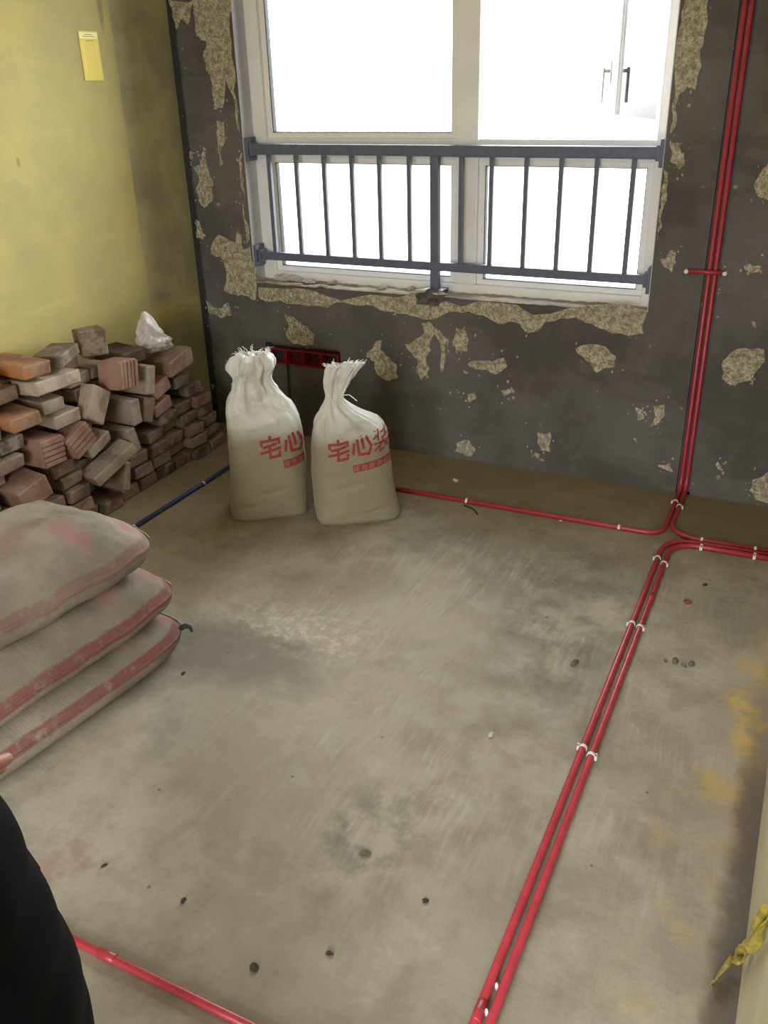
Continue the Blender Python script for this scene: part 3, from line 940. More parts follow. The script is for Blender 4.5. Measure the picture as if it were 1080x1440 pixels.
def clip_master():
    root = thing('pipe_clip', 'white clip', 'pipe clip')
    V, F = [], []
    n = 12
    for i, yy in enumerate((-0.004, 0.004)):
        for rr in (PR * 1.06, PR * 1.28):
            for k in range(n + 1):
                a = math.radians(-20 + 220 * k / n)
                V.append((math.cos(a) * rr, yy, PR + math.sin(a) * rr))
    m = n + 1
    for k in range(n):
        F += [(k, k + 1, m + k + 1, m + k), (2 * m + k, 3 * m + k, 3 * m + k + 1, 2 * m + k + 1),
              (m + k, m + k + 1, 3 * m + k + 1, 3 * m + k), (k, 2 * m + k, 2 * m + k + 1, k + 1)]
    F += [(0, m, 3 * m, 2 * m), (n, 2 * m + n, 3 * m + n, m + n)]
    link('strap', mesh('strap', V, F), 'clip', root)
    bm = bmesh.new()
    bm_box(bm, PR * 0.95, PR * 1.75, -0.005, 0.005, 0.0, PR * 1.5)
    link('nail_boss', bm_mesh(bm, 'nail_boss', 0.001, 1), 'clip', root)
    link('nail', tube_mesh('nail', [(PR * 1.4, 0, 0), (PR * 1.4, 0, 0.017), (PR * 1.4, 0, 0.0175), (PR * 1.4, 0, 0.019)], [0.0013, 0.0013, 0.003, 0.003], 8), 'steel', root)
    return root


CLIP = clip_master()
clip_used = [False]


def copy_tree(o, parent=None):
    c = o.copy()
    COL.objects.link(c)
    c.parent = parent
    for ch in list(o.children):
        copy_tree(ch, c)
    return c


def clip(x, y, ang, label, group, scale=1.0):
    c = CLIP if not clip_used[0] else copy_tree(CLIP)
    clip_used[0] = True
    c.location = (x, y, 0)
    c.rotation_euler = (0, 0, math.radians(ang))
    c.scale = (scale, scale, scale)
    tag(c, label, 'pipe clip', group)
    return c


GP = 'clips along the pair of floor conduits'
clip(-0.323, 2.765, 180, 'white clip on the outer floor conduit just before its bend', GP)
clip(-0.297, 2.735, 0, 'white clip on the inner floor conduit just before its bend', GP)
clip(-0.322, 2.33, 180, 'white clip on the outer floor conduit, second from the bend', GP)
clip(-0.2965, 2.32, 0, 'white clip on the inner floor conduit, second from the bend', GP)
clip(-0.321, 1.735, 180, 'white clip on the outer floor conduit, third from the bend', GP)
clip(-0.296, 1.715, 0, 'white clip on the inner floor conduit, third from the bend', GP)
GW = 'clips along the conduit under the window'
clip(-1.075, 2.945, 90, 'white clip on the wall-side conduit nearer the upright bags', GW)
clip(-0.49, 2.945, 90, 'white clip on the wall-side conduit near its bend', GW)
GR = 'clips where the conduits meet the right wall'
clip(-0.205, 2.955, 90, 'white clip on the rearmost conduit right after its bend', GR)
clip(-0.20, 2.906, -90, 'white clip on the front conduit right after its bend', GR)
clip(-0.03, 2.955, 90, 'white clip on the rearmost conduit close to the right wall', GR)
clip(-0.028, 2.9085, -90, 'white clip on the front conduit close to the right wall', GR)
clip(-0.339, 3.235, 180, 'white clip where the two wall conduits reach the floor, left pipe', 'clips at the foot of the wall chase')
clip(-0.3185, 3.20, 0, 'white clip where the two wall conduits reach the floor, right pipe', 'clips at the foot of the wall chase')
clip(-2.131, 2.69, 180, 'white clip around the middle of the blue conduit', 'clips on the blue conduit')
clip(-2.136, 2.262, 0, 'white clip at the near end of the blue conduit', 'clips on the blue conduit')
for y, nm in ((1.045, 'white nail head between the paired floor conduits, farther one'), (0.99, 'white nail head between the paired floor conduits, nearer one')):
    n_ = tag(lump('nail_head', (-0.3075, y, 0.0), (0.0035, 0.0035, 0.012), 'clip', seed=y, sub=2, rough=0.1), nm, 'nail')

# short red tube nailed across the two wall conduits
t = thing('conduit_strap', 'short red tube nailed across the two upright wall conduits', 'pipe strap', (-0.349, BACK_Y - 0.009, 0.852))
link('tube', tube_mesh('tube', [(-0.062, 0, 0), (0.066, 0, 0)], 0.0085), 'red_pvc', t, True)
for x in (-0.064, 0.064):
    link('nail_plug', tube_mesh('nail_plug', [(x, -0.012, 0), (x, -0.0115, 0), (x, 0.0085, 0)], [0.0055, 0.0075, 0.0075], 10), 'clip', t)

# ------------------------------------------------------------------ bricks
BH, BW = 0.051, 0.115


def brick_mesh(name, L, W, Hh, seed, ridges=0, ridge_axis='z'):
    bm = bmesh.new()
    if ridges:
        # comb of extruded ribs on the +x end
        bm_box(bm, -L / 2, L / 2 - 0.008, -W / 2, W / 2, -Hh / 2, Hh / 2)
        bmesh.ops.bevel(bm, geom=list(bm.edges), offset=0.004, segments=1, affect='EDGES')
        for k in range(ridges):
            if ridge_axis == 'z':
                w = W / ridges
                bm_box(bm, L / 2 - 0.010, L / 2 - 0.002 * (k % 2), -W / 2 + w * k + w * 0.1, -W / 2 + w * k + w * 0.82, -Hh / 2 + 0.004, Hh / 2 - 0.004)
            else:
                w = Hh / ridges
                bm_box(bm, L / 2 - 0.010, L / 2 - 0.002 * (k % 2), -W / 2 + 0.004, W / 2 - 0.004, -Hh / 2 + w * k + w * 0.1, -Hh / 2 + w * k + w * 0.82)
    else:
        bm_box(bm, -L / 2, L / 2, -W / 2, W / 2, -Hh / 2, Hh / 2)
        r = random.Random(seed)
        for v in bm.verts:
            v.co += Vector((r.uniform(-1, 0.3) * 0.010 * (1 if v.co.x > 0 else -1), r.uniform(-1, 0.2) * 0.006 * (1 if v.co.y > 0 else -1), r.uniform(-1, 0.2) * 0.005 * (1 if v.co.z > 0 else -1)))
        bmesh.ops.bevel(bm, geom=list(bm.edges), offset=0.0045, segments=1, affect='EDGES')
    bmesh.ops.recalc_face_normals(bm, faces=bm.faces)
    me = bpy.data.meshes.new(name)
    bm.to_mesh(me); bm.free()
    return me


BR_MESH = {}


def get_brick(L, variant, W=BW, Hh=BH, mat='brick', ridges=0, axis='z'):
    key = (round(L, 3), variant, round(W, 3), round(Hh, 3), mat, ridges, axis)
    if key not in BR_MESH:
        me = brick_mesh('brick', L, W, Hh, hash(key[:4]) % 9999 if False else int(L * 1000) * 7 + variant * 131, ridges, axis)
        me.materials.append(M[mat])
        BR_MESH[key] = me
    return BR_MESH[key]


class OBB:
    def __init__(s, c, rot, h):
        s.c = np.array(c); s.R = np.array(rot.to_matrix()); s.h = np.array(h)


def obb_hit(a, b, slack=0.004):
    d = b.c - a.c
    if np.linalg.norm(d) > np.linalg.norm(a.h) + np.linalg.norm(b.h):
        return False
    axes = [a.R[:, i] for i in range(3)] + [b.R[:, i] for i in range(3)]
    for i in range(3):
        for j in range(3):
            c = np.cross(a.R[:, i], b.R[:, j])
            n = np.linalg.norm(c)
            if n > 1e-4:
                axes.append(c / n)
    for ax in axes:
        ra = np.abs(ax @ a.R) @ a.h
        rb = np.abs(ax @ b.R) @ b.h
        if abs(d @ ax) > ra + rb - slack:
            return False
    return True


BRICKS = []
PILE = 'old bricks piled against the yellow wall'


def put_brick(me, dims, loc, rot, label, force=False):
    ob = OBB(loc, rot, (dims[0] / 2, dims[1] / 2, dims[2] / 2))
    if not force:
        for o in BRICKS:
            if obb_hit(ob, o):
                return False
    BRICKS.append(ob)
    o = link('brick', me)
    o.location = loc
    o.rotation_euler = rot
    tag(o, label, 'brick', PILE)
    return True


D2 = math.radians
# distinctive bricks: front point y,z, front x, (length-into-pile, width, height), roll, yaw, material, ridges, label
SPECIAL = [
    (2.090, 0.647, -2.275, (0.225, BW, BH), 0, -6, 'brick_orange', 0, 'z', 'orange-stained brick on top of the pile at its highest end'),
    (2.175, 0.580, -2.270, (0.115, 0.235, BH), -5, 5, 'brick_pale', 0, 'z', 'pale brick lying lengthwise under the orange-stained one'),
    (1.985, 0.505, -2.255, (0.22, BW, BH), 3, -10, 'brick_orange', 0, 'z', 'brick jutting out with an orange corner below the pale one'),
    (2.150, 0.500, -2.295, (0.20, 0.10, BH), 3, -8, 'brick_pale', 0, 'z', 'pale mortar-caked brick end under the lengthwise pale brick'),
    (2.195, 0.437, -2.285, (0.20, 0.11, BH), 5, -8, 'brick_pale', 0, 'z', 'whitish mortar-caked brick end above the ribbed tilted brick'),
    (2.350, 0.440, -2.285, (0.056, 0.115, 0.130), -32, 4, 'brick_pale', 0, 'z', 'half brick tipped up showing its broad grey-pink face'),
    (2.225, 0.362, -2.275, (0.09, 0.115, 0.085), 24, -4, 'brick_red', 4, 'y', 'tilted salmon brick with horizontal ribs'),
    (2.310, 0.300, -2.270, (0.14, BW, BH), 24, -6, 'brick_pale', 0, 'z', 'pale tilted brick directly below the ribbed tilted one'),
    (2.105, 0.352, -2.285, (0.15, 0.105, 0.095), -3, 0, 'brick_red', 5, 'y', 'salmon brick end with stacked horizontal ribs'),
    (1.985, 0.262, -2.270, (0.18, 0.13, 0.085), 14, -8, 'brick_red', 0, 'z', 'thick salmon block jutting from the middle courses'),
    (2.350, 0.205, -2.250, (0.10, 0.215, BH), 22, -14, 'brick_pale', 0, 'z', 'long brick sloping across the front of the pile'),
    (2.425, 0.125, -2.275, (0.14, BH, 0.115), -18, 0, 'brick_pale', 0, 'z', 'brick set on edge leaning beside the sloping long brick'),
    (2.290, 0.637, -2.330, (0.115, 0.20, 0.045), 0, 24, 'brick', 0, 'z', 'grey flat brick lying askew on the top course'),
    (2.435, 0.640, -2.345, (0.085, 0.105, 0.10), 0, -32, 'brick', 0, 'z', 'half brick standing upright on top of the pile'),
    (2.470, 0.490, -2.270, (0.10, 0.120, 0.105), -8, 8, 'brick_red', 5, 'z', 'large broken brick with upright ribs on its face'),
    (2.505, 0.245, -2.285, (0.14, BH * 0.9, 0.10), 14, 0, 'brick_pale', 0, 'z', 'narrow pale brick wedged on edge in a dark gap'),
    (2.548, 0.345, -2.290, (0.16, 0.056, 0.105), 4, 0, 'brick_pale', 0, 'z', 'pale brick on edge below the large ribbed brick'),
    (2.628, 0.330, -2.295, (0.16, 0.056, 0.105), -24, 0, 'brick', 0, 'z', 'brick on edge leaning away from the pale upright one'),
    (2.628, 0.430, -2.290, (0.15, 0.060, 0.115), -14, 0, 'brick_pale', 0, 'z', 'grey-white brick on edge right of the large ribbed brick'),
    (2.730, 0.385, -2.300, (0.18, BW, 0.058), 12, 0, 'brick_red', 0, 'z', 'salmon brick end with a pale crust, upper of two'),
    (2.720, 0.310, -2.300, (0.18, BW, 0.056), 12, 0, 'brick_red', 0, 'z', 'salmon brick end with a pale crust, lower of two'),
    (2.820, 0.425, -2.310, (0.19, 0.16, 0.07), 10, 0, 'brick', 0, 'z', 'broad brick under the crumpled white plastic'),
    (2.620, 0.540, -2.330, (0.18, 0.12, 0.055), 0, -12, 'brick_dark', 0, 'z', 'dark umber brick on top beside the crumpled white plastic'),
]
for (y, z, xf, dims, roll, yaw, mt, rid, ax, lab) in SPECIAL:
    rot = Euler((D2(roll), 0, D2(yaw)))
    mtx = rot.to_matrix()
    c = Vector((xf, y, z)) - mtx @ Vector((dims[0] / 2, 0, 0))
    for _ in range(30):                      # ease it clear of bricks already placed
        ob = OBB(c, rot, (dims[0] / 2, dims[1] / 2, dims[2] / 2))
        hits = [o for o in BRICKS if obb_hit(ob, o, 0.0)]
        if not hits:
            break
        dv = Vector(ob.c - hits[0].c)
        c = c + Vector((0.0015, math.copysign(0.003, dv.y), math.copysign(0.0025, dv.z) if abs(dv.z) > 0.03 else 0.0))
    me = brick_mesh('brick', dims[0], dims[1], dims[2], int(y * 1000) + int(z * 777), rid, ax)
    me.materials.append(M[mt])
    put_brick(me, dims, c, rot, lab, True)

PITCH = 0.0558
YEND = [3.13, 3.12, 3.11, 3.09, 3.06, 3.03, 2.95, 2.86, 2.66, 2.52, 2.40, 2.22]
pr_ = random.Random(5)
for k, ye in enumerate(YEND):
    y = ye - 0.0
    z = PITCH * k + BH / 2 + 0.0005
    row = 0
    jit = 0.018 if k < 4 else 0.032
    while y > 1.78:
        w = pr_.uniform(0.108, 0.118)
        y -= w + pr_.uniform(0.003, 0.009)
        yc = y + w / 2
        if 2 <= k <= 9 and pr_.random() < 0.07:
            continue                          # a brick has been pulled out here
        front = -2.322 + pr_.uniform(-jit, jit * 0.8) - 0.0015 * k
        yaw = pr_.uniform(-5, 5)
        placed = False
        for L in (0.20, 0.17, 0.14, 0.11, 0.085):
            f_ = front if L == 0.20 else -2.527 + L
            if L == 0.20:
                f_ = max(front, -2.527 + L * 0.99)
            rot = Euler((D2(pr_.uniform(-2.0, 2.0) if k else 0), 0, D2(yaw if L > 0.15 else 0)))
            me = get_brick(L, pr_.randrange(5), 0.112, BH)
            ctr = (f_ - L / 2, yc, z)
            course = 'bottom course' if k == 0 else 'top course' if k == len(YEND) - 1 else ORD[k] + ' course up'
            lab = ORD[row] + ' weathered brick from the window wall in the ' + course + ' of the pile'
            if put_brick(me, (L, 0.112, BH), ctr, rot, lab):
                row += 1
                break

# crumpled plastic bag on the pile
bm = bmesh.new()
bmesh.ops.create_icosphere(bm, subdivisions=5, radius=1.0)
for v in bm.verts:
    p = v.co.copy()
    peak = max(0, 1 - ((p.y + 0.35) ** 2 + p.x ** 2) * 2.2) * max(p.z, 0)
    cr_ = abs(nz(p, 1.7, 2)) * 0.5 + abs(nz(p, 3.6, 7)) * 0.22 + abs(nz(p, 8, 3)) * 0.08
    k = 1.12 - cr_
    q = Vector((p.x * 0.062 * k, p.y * 0.088 * k, p.z * 0.050 * k))
    q.z += peak * 0.078
    q.y -= peak * 0.012
    q.z -= max(0, p.y) * 0.030
    v.co = q
zmin = min(v.co.z for v in bm.verts)
me = bpy.data.meshes.new('plastic_bag'); bm.to_mesh(me); bm.free()
pb = link('plastic_bag', me, 'film', None, True)
pb.location = (-2.375, 2.800, 0.499 - zmin)
tag(pb, 'crumpled white plastic bag lying on top of the brick pile', 'plastic bag')

# ------------------------------------------------------------------ upright woven bags


def interp(tab, z):
    zs = [r[0] for r in tab]
    i = max(0, min(len(zs) - 2, sum(1 for q in zs if q <= z) - 1))
    t = (z - zs[i]) / (zs[i + 1] - zs[i])
    t = min(max(t, 0), 1)
    g = lambda j, c: tab[max(0, min(len(tab) - 1, j))][c]
    out = []
    for c in range(1, len(tab[0])):
        p0, p1, p2, p3 = g(i - 1, c), g(i, c), g(i + 1, c), g(i + 2, c)
        out.append(0.5 * (2 * p1 + (p2 - p0) * t + (2 * p0 - 5 * p1 + 4 * p2 - p3) * t * t + (3 * p1 - p0 - 3 * p2 + p3) * t ** 3))
    return out


class Bag:
    """table rows: z, half width, half depth, width offset, depth offset, fold amplitude"""

    def __init__(s, tab, ztop, seed, ex=2.9, dents=()):
        s.tab, s.zt, s.seed, s.ex, s.dents = tab, ztop, seed, ex, dents

    def exz(s, z):
        t = max(0.0, 1 - z / 0.14)
        return s.ex + 2.2 * t * t

    def pt(s, th, z, off=0.0):
        hw, hd, ow, od, fa = interp(s.tab, z)
        e = 2 / s.exz(z)
        c, sn = math.cos(th), math.sin(th)
        x = math.copysign(abs(c) ** e, c)
        y = math.copysign(abs(sn) ** e, sn)
        base = Vector((x * hw, y * hd, z))
        k = 1.0 + 0.020 * nz(base, 14, s.seed) + 0.030 * nz(base, 5, s.seed + 3)
        # absolute displacement: gathered pleats, sharp crumples, dents
        d = 0.0
        if fa > 0:
            tri = lambda a: abs(((a / math.pi) % 2.0) - 1.0) * 2 - 1
            d += fa * 0.10 * (0.5 * tri(6 * th + s.seed + 6 * z) + 0.32 * tri(11 * th + 1.9 - 10 * z) + 0.2 * math.sin(19 * th + 14 * z))
            q = Vector((base.x, base.y, base.z * 0.45))
            d += fa * 0.13 * (0.28 - abs(nz(q, 26, s.seed))) + fa * 0.07 * (0.25 - abs(nz(q, 60, s.seed + 5)))
        d += 0.0035 * (0.25 - abs(nz(Vector((base.x, base.y, base.z * 1.3)), 11, s.seed + 8)))
        for (dx, dz, rx, rz, a) in s.dents:
            if sn < 0:
                e_ = ((base.x + ow - dx) / rx) ** 2 + ((z - dz - 0.18 * (base.x + ow - dx)) / rz) ** 2
                if e_ < 4:
                    d += a * math.exp(-e_ * 1.6)
        p = Vector((x * (hw * k + off) + ow + c * d * 0.6, y * (hd * k + off) + od + sn * d, z))
        # creases: cloth slumps a little between bulges
        return p

    def build(s, nt=120, nzz=110):
        V, F = [], []
        for j in range(nzz + 1):
            z = s.zt * j / nzz
            for i in range(nt):
                th = 2 * math.pi * i / nt
                p = s.pt(th, z)
                if j == nzz:
                    p.z += 0.012 * nz((th * 3, 0, 0), 2.0, s.seed)
                V.append(p)
        for j in range(nzz):
            for i in range(nt):
                i2 = (i + 1) % nt
                F.append((j * nt + i, j * nt + i2, (j + 1) * nt + i2, (j + 1) * nt + i))
        F.append(tuple(range(nt))[::-1])
        # the gathered mouth folds inwards
        k = len(V)
        top = [V[nzz * nt + i] for i in range(nt)]
        c = sum(top, Vector()) / nt
        for f, dz in ((0.72, -0.006), (0.35, -0.02)):
            for p in top:
                V.append(c + (p - c) * f + Vector((0, 0, dz)))
        for r in range(2):
            a = nzz * nt if r == 0 else k
            b_ = k if r == 0 else k + nt
            for i in range(nt):
                i2 = (i + 1) % nt
                F.append((a + i, a + i2, b_ + i2, b_ + i))
        F.append(tuple(range(k + nt, k + 2 * nt)))
        return mesh('cloth', V, F)

    def front(s, lx, z, off=0.0012):
        hw, hd, ow, od, fa = interp(s.tab, z)
        q = min(0.999, abs(lx - ow) / hw)
        c = math.copysign(q ** (s.exz(z) / 2), lx - ow)
        th = -math.acos(c)
        return s.pt(th, z, off)


GLYPH = {
    'house': [[(.50, 1.02), (.50, .90)], [(.06, .70), (.06, .86), (.95, .86), (.95, .70)], [(.78, .68), (.18, .58)], [(.04, .34), (.96, .44)], [(.46, .62), (.46, .08), (.92, .08), (.94, .24)]],
    'heart': [[(.10, .66), (.04, .24)], [(.26, .84), (.34, .16), (.82, .10), (.92, .30)], [(.48, .92), (.58, .42)], [(.74, .88), (.96, .44)]],
    'dress': [[(.10, .98), (.10, .86)], [(.26, 1.0), (.26, .60)], [(.02, .70), (.24, .80)], [(.42, .88), (.98, .88)], [(.70, 1.0), (.70, .64)], [(.48, .64), (.94, .64)], [(.50, .56), (.50, .46)], [(.04, .44), (.98, .44)],
              [(.46, .42), (.06, .14)], [(.32, .30), (.32, .02), (.50, .12)], [(.54, .42), (.98, .02)], [(.86, .36), (.66, .22)]],
}


def stroke_quads(pts, w, step=0.12):
    out = []
    for a, b_ in zip(pts[:-1], pts[1:]):
        a, b_ = Vector(a), Vector(b_)
        d = b_ - a
        L = d.length
        u = d / L
        n = Vector((-u.y, u.x)) * w / 2
        a2, b2 = a - u * w / 2, b_ + u * w / 2
        m = max(1, int((b2 - a2).length / step))
        for k in range(m):
            p, q = a2 + (b2 - a2) * k / m, a2 + (b2 - a2) * (k + 1) / m
            out.append((p - n, q - n, q + n, p + n))
    return out


def decal(bag, name, quads, ox, oz, sx, sz, slope, mat, parent, off=0.0018):
    V, F = [], []
    for qd in quads:
        k = len(V)
        for p in qd:
            lx = ox + p.x * sx
            V.append(bag.front(lx, oz + p.y * sz + slope * (lx - ox), off))
        F.append((k, k + 1, k + 2, k + 3))
    return link(name, mesh(name, V, F), mat, parent)


def threads(bag, zt, n, spread, seed, parent, xr=(0, 2 * math.pi)):
    r = random.Random(seed)
    bm = bmesh.new()
    for _ in range(n):
        th = r.uniform(*xr)
        p = bag.pt(th, zt)
        c = bag.pt(th + math.pi, zt)
        d = (p - c); d.z = 0
        d = d.normalized() * 0.5 + Vector((r.uniform(-.6, .6), r.uniform(-.6, .6), 0.9))
        d.normalize()
        L = r.uniform(0.4, 1.0) * spread
        q = [p]
        for s_ in range(1, 4):
            d2 = d + Vector((r.uniform(-.5, .5), r.uniform(-.5, .5), -0.25 * s_))
            q.append(q[-1] + d2.normalized() * L / 3)
        me = tube_mesh('t', q, [0.0011, 0.001, 0.0009, 0.0006], 4)
        bm.from_mesh(me)
        bpy.data.meshes.remove(me)
    me = bpy.data.meshes.new('frayed_threads'); bm.to_mesh(me); bm.free()
    return link('frayed_threads', me, 'thread', parent, kind='stuff')


def upright_bag(label, loc, ang, bag, text_x, text_z, size, slope, chars, band, thr):
    root = thing('woven_bag', label, 'bag', loc, (0, 0, ang), 'upright woven bags of powder')
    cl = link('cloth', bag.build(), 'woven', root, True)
    for k, (g, ox) in enumerate(chars):
        quads = sum((stroke_quads(st, 0.135 if g != 'dress' else 0.085) for st in GLYPH[g]), [])
        decal(bag, 'printed_character', quads, text_x + ox * size, text_z + slope * ox * size, size * 0.92, size, slope, 'ink', cl)
    bx, bz, bl, bh = band
    n = 26
    quads = [(Vector((k / n, 0)), Vector(((k + 1) / n, 0)), Vector(((k + 1) / n, 1)), Vector((k / n, 1))) for k in range(n)]
    decal(bag, 'printed_band', quads, bx, bz, bl, bh, slope, 'ink', cl)
    r = random.Random(3)
    quads = []
    m = max(3, int(bl / (bh * 0.95)))
    for k in range(m):
        x_ = (k + 0.18) / m
        w_ = 0.66 / m
        for yy in (0.26, 0.5, 0.74):
            quads += stroke_quads([(x_, yy), (x_ + w_ * r.uniform(0.6, 1), yy)], 0.010 * 6 * 0.8 if False else 0.05, 0.02)
        for xx in (x_, x_ + w_ / 2):
            quads += [(Vector((xx, 0.22)), Vector((xx + 0.012, 0.22)), Vector((xx + 0.012, 0.78)), Vector((xx, 0.78)))]
    decal(bag, 'band_lettering', quads, bx, bz, bl, bh, slope, 'ink_pale', cl, 0.0028)
    threads(bag, bag.zt - 0.003, *thr, root)
    return root


# ------------- bag with the broad rolled mouth
bagA = Bag([
    (0.00, .144, .106, -.010, 0, .0), (.012, .149, .112, -.010, 0, .0), (.06, .146, .116, -.006, 0, .0), (.15, .144, .118, 0, 0, .0), (.25, .142, .112, 0, 0, .01), (.33, .138, .100, 0, 0, .03),
    (.365, .135, .088, -.002, .002, .07), (.40, .126, .066, -.010, .008, .12), (.435, .108, .052, -.020, .012, .16), (.47, .086, .046, -.026, .012, .18), (.505, .070, .044, -.028, .010, .17),
    (.530, .068, .046, -.029, .004, .18), (.555, .078, .054, -.030, -.004, .20), (.58, .082, .054, -.030, -.008, .20), (.60, .070, .044, -.028, -.010, .20), (.618, .046, .026, -.024, -.008, .18)], 0.616, 1.0,
    dents=((-0.025, .425, .075, .034, -.040), (-0.02, .372, .11, .016, .012), (.075, .43, .03, .06, .016), (-.075, .30, .08, .02, -.004), (.02, .115, .10, .014, -.005), (-.09, .055, .06, .014, -.006)))
upright_bag('upright white woven bag with a broad folded-over mouth, beside the bricks', (-1.762, 2.628, 0), math.atan2(.60, .80), bagA,
            -0.028, 0.243, 0.078, 0.10, [('house', 0), ('heart', 1.12)], (0.050, 0.205, 0.084, 0.030), (30, 0.035, 4))
# ------------- bag with the tied neck
bagB = Bag([
    (0.00, .153, .110, .015, 0, .0), (.012, .159, .118, .015, 0, .0), (.06, .156, .121, .010, 0, .0), (.15, .149, .120, .002, 0, .0), (.25, .143, .112, 0, 0, .01), (.315, .139, .102, 0, 0, .03),
    (.345, .132, .090, -.002, 0, .07), (.372, .114, .072, -.012, 0, .12), (.40, .080, .052, -.030, 0, .15), (.425, .052, .040, -.044, 0, .14), (.45, .034, .030, -.050, 0, .10), (.468, .030, .027, -.048, 0, .08),
    (.495, .038, .029, -.042, 0, .12), (.525, .047, .028, -.034, -.002, .15), (.555, .054, .026, -.020, -.004, .16), (.582, .060, .022, -.006, -.006, .18)], 0.582, 3.0,
    dents=((.04, .362, .06, .020, -.020), (-.05, .35, .025, .06, .012), (.03, .335, .08, .010, .008), (0.0, .16, .12, .012, -.004), (.07, .05, .07, .012, -.005)))
b2 = upright_bag('upright white woven bag with its neck twisted and tied, away from the bricks', (-1.450, 2.712, 0), math.atan2(.57, .82), bagB,
                 -0.088, 0.250, 0.076, 0.15, [('house', 0), ('heart', 1.08), ('dress', 2.08)], (-0.006, 0.210, 0.140, 0.028), (46, 0.03, 8))
pts = []
for k in range(41):
    th = 2 * math.pi * 2 * k / 40
    pts.append(bagB.pt(-th, 0.455 + 0.012 * k / 40, 0.0015))
pts += [pts[-1] + Vector((0.02, -0.015, 0.004)), pts[-1] + Vector((0.045, -0.03, -0.016))]
link('tie_string', tube_mesh('tie_string', pts, 0.0018, 6), 'thread', b2)

# ------------------------------------------------------------------ lying sacks
SK_L, SK_W = 0.82, 0.45


def sack_round(u, v, p=7.0):
    """square parameter -> rounded-rectangle plan"""
    m = max(abs(u), abs(v))
    if m < 1e-6:
        return u, v
    k = m / (abs(u) ** p + abs(v) ** p) ** (1 / p)
    return u * k, v * k


def sack_shape(u, v):
    m = min(1.0, max(abs(u), abs(v)))
    return (1 - m ** 5.5) ** 0.45


class Sack:
    def __init__(s, cx, cy, ang, T, below, seed, base=0.0, L=SK_L, W=SK_W):
        s.c, s.a, s.T, s.below, s.seed, s.base, s.L, s.W = (cx, cy), ang, T, below, seed, base, L, W

    def world(s, u, v):
        # waist drawn in a little towards the sewn ends
        u, v = sack_round(u, v)
        x = u * s.W / 2 * (1 - 0.06 * abs(v) ** 3)
        y = v * s.L / 2
        ca, sa = math.cos(s.a), math.sin(s.a)
        return s.c[0] + x * ca - y * sa, s.c[1] + x * sa + y * ca

    def local(s, X, Y):
        dx, dy = X - s.c[0], Y - s.c[1]
        ca, sa = math.cos(s.a), math.sin(s.a)
        v = (-dx * sa + dy * ca) / (s.L / 2)
        u = (dx * ca + dy * sa) / (s.W / 2 * (1 - 0.06 * min(1.0, abs(v)) ** 3))
        # back from the rounded plan to the square parameter
        p = 7.0
        m = max(abs(u), abs(v), 1e-6)
        k = (abs(u) ** p + abs(v) ** p) ** (1 / p) / m
        return u * k, v * k

    def floor_z(s, X, Y):
        return s.below.top_z(X, Y) if s.below else 0.0

    def bottom(s, u, v):
        X, Y = s.world(u, v)
        sh = sack_shape(u, v)
        return s.floor_z(X, Y) + s.T * 0.50 * (1 - sh) ** 1.3 + (0.007 if s.below else 0.001)

    def top(s, u, v):
        X, Y = s.world(u, v)
        sh = sack_shape(u, v)
        w = 0.010 * nz((X, Y, 0), 9, s.seed) * sh + 0.005 * nz((X, Y, 0), 26, s.seed + 2) * min(1, sh * 2)
        return s.bottom(u, v) + s.T * sh * (1 - 0.50 * (1 - sh) ** 1.3) + w

    def top_z(s, X, Y):
        u, v = s.local(X, Y)
        m = max(abs(u), abs(v), 1e-6)
        f = min(1.0, 0.74 / m)
        uu, vv = u * f, v * f
        z = s.top(uu, vv)
        over = max(m - 0.74, 0) ** 2
        return max(z - over * 0.35, 0.0)

    def build(s):
        N, K = 44, 70
        V, F, UV, PL = [], [], [], []
        f = lambda t: math.copysign(1 - (1 - abs(t)) ** 2.2, t)
        us = [f(-1 + 2 * i / N) for i in range(N + 1)]
        vs_ = [f(-1 + 2 * j / K) for j in range(K + 1)]
        idx = {}
        for side in (0, 1):
            for i, u in enumerate(us):
                for j, v in enumerate(vs_):
                    rim = i in (0, N) or j in (0, K)
                    if rim and side == 1:
                        idx[1, i, j] = idx[0, i, j]
                        continue
                    X, Y = s.world(u, v)
                    z = s.top(u, v) if side == 0 else s.bottom(u, v)
                    idx[side, i, j] = len(V)
                    V.append((X, Y, z))
                    rel = (z - s.floor_z(X, Y)) / s.T
                    UV.append(((1 - rel) if u > 0.2 and (side == 0 or max(abs(u), abs(v)) > 0.6) else 0.0, (v + 1) / 2))
                    PL.append(((u + 1) / 2, (v + 1) / 2) if side == 0 else (0.0, 0.0))
        for i in range(N):
            for j in range(K):
                a, b_, c, d = (i, j), (i + 1, j), (i + 1, j + 1), (i, j + 1)
                F.append([idx[(0, *q)] for q in (a, b_, c, d)])
                F.append([idx[(1, *q)] for q in (d, c, b_, a)])
        me = mesh('cloth', V, F)
        ul = me.uv_layers.new(name='UVMap')
        for lp in me.loops:
            ul.data[lp.index].uv = UV[lp.vertex_index]
        ul = me.uv_layers.new(name='Plan')
        for lp in me.loops:
            ul.data[lp.index].uv = PL[lp.vertex_index]
        return me


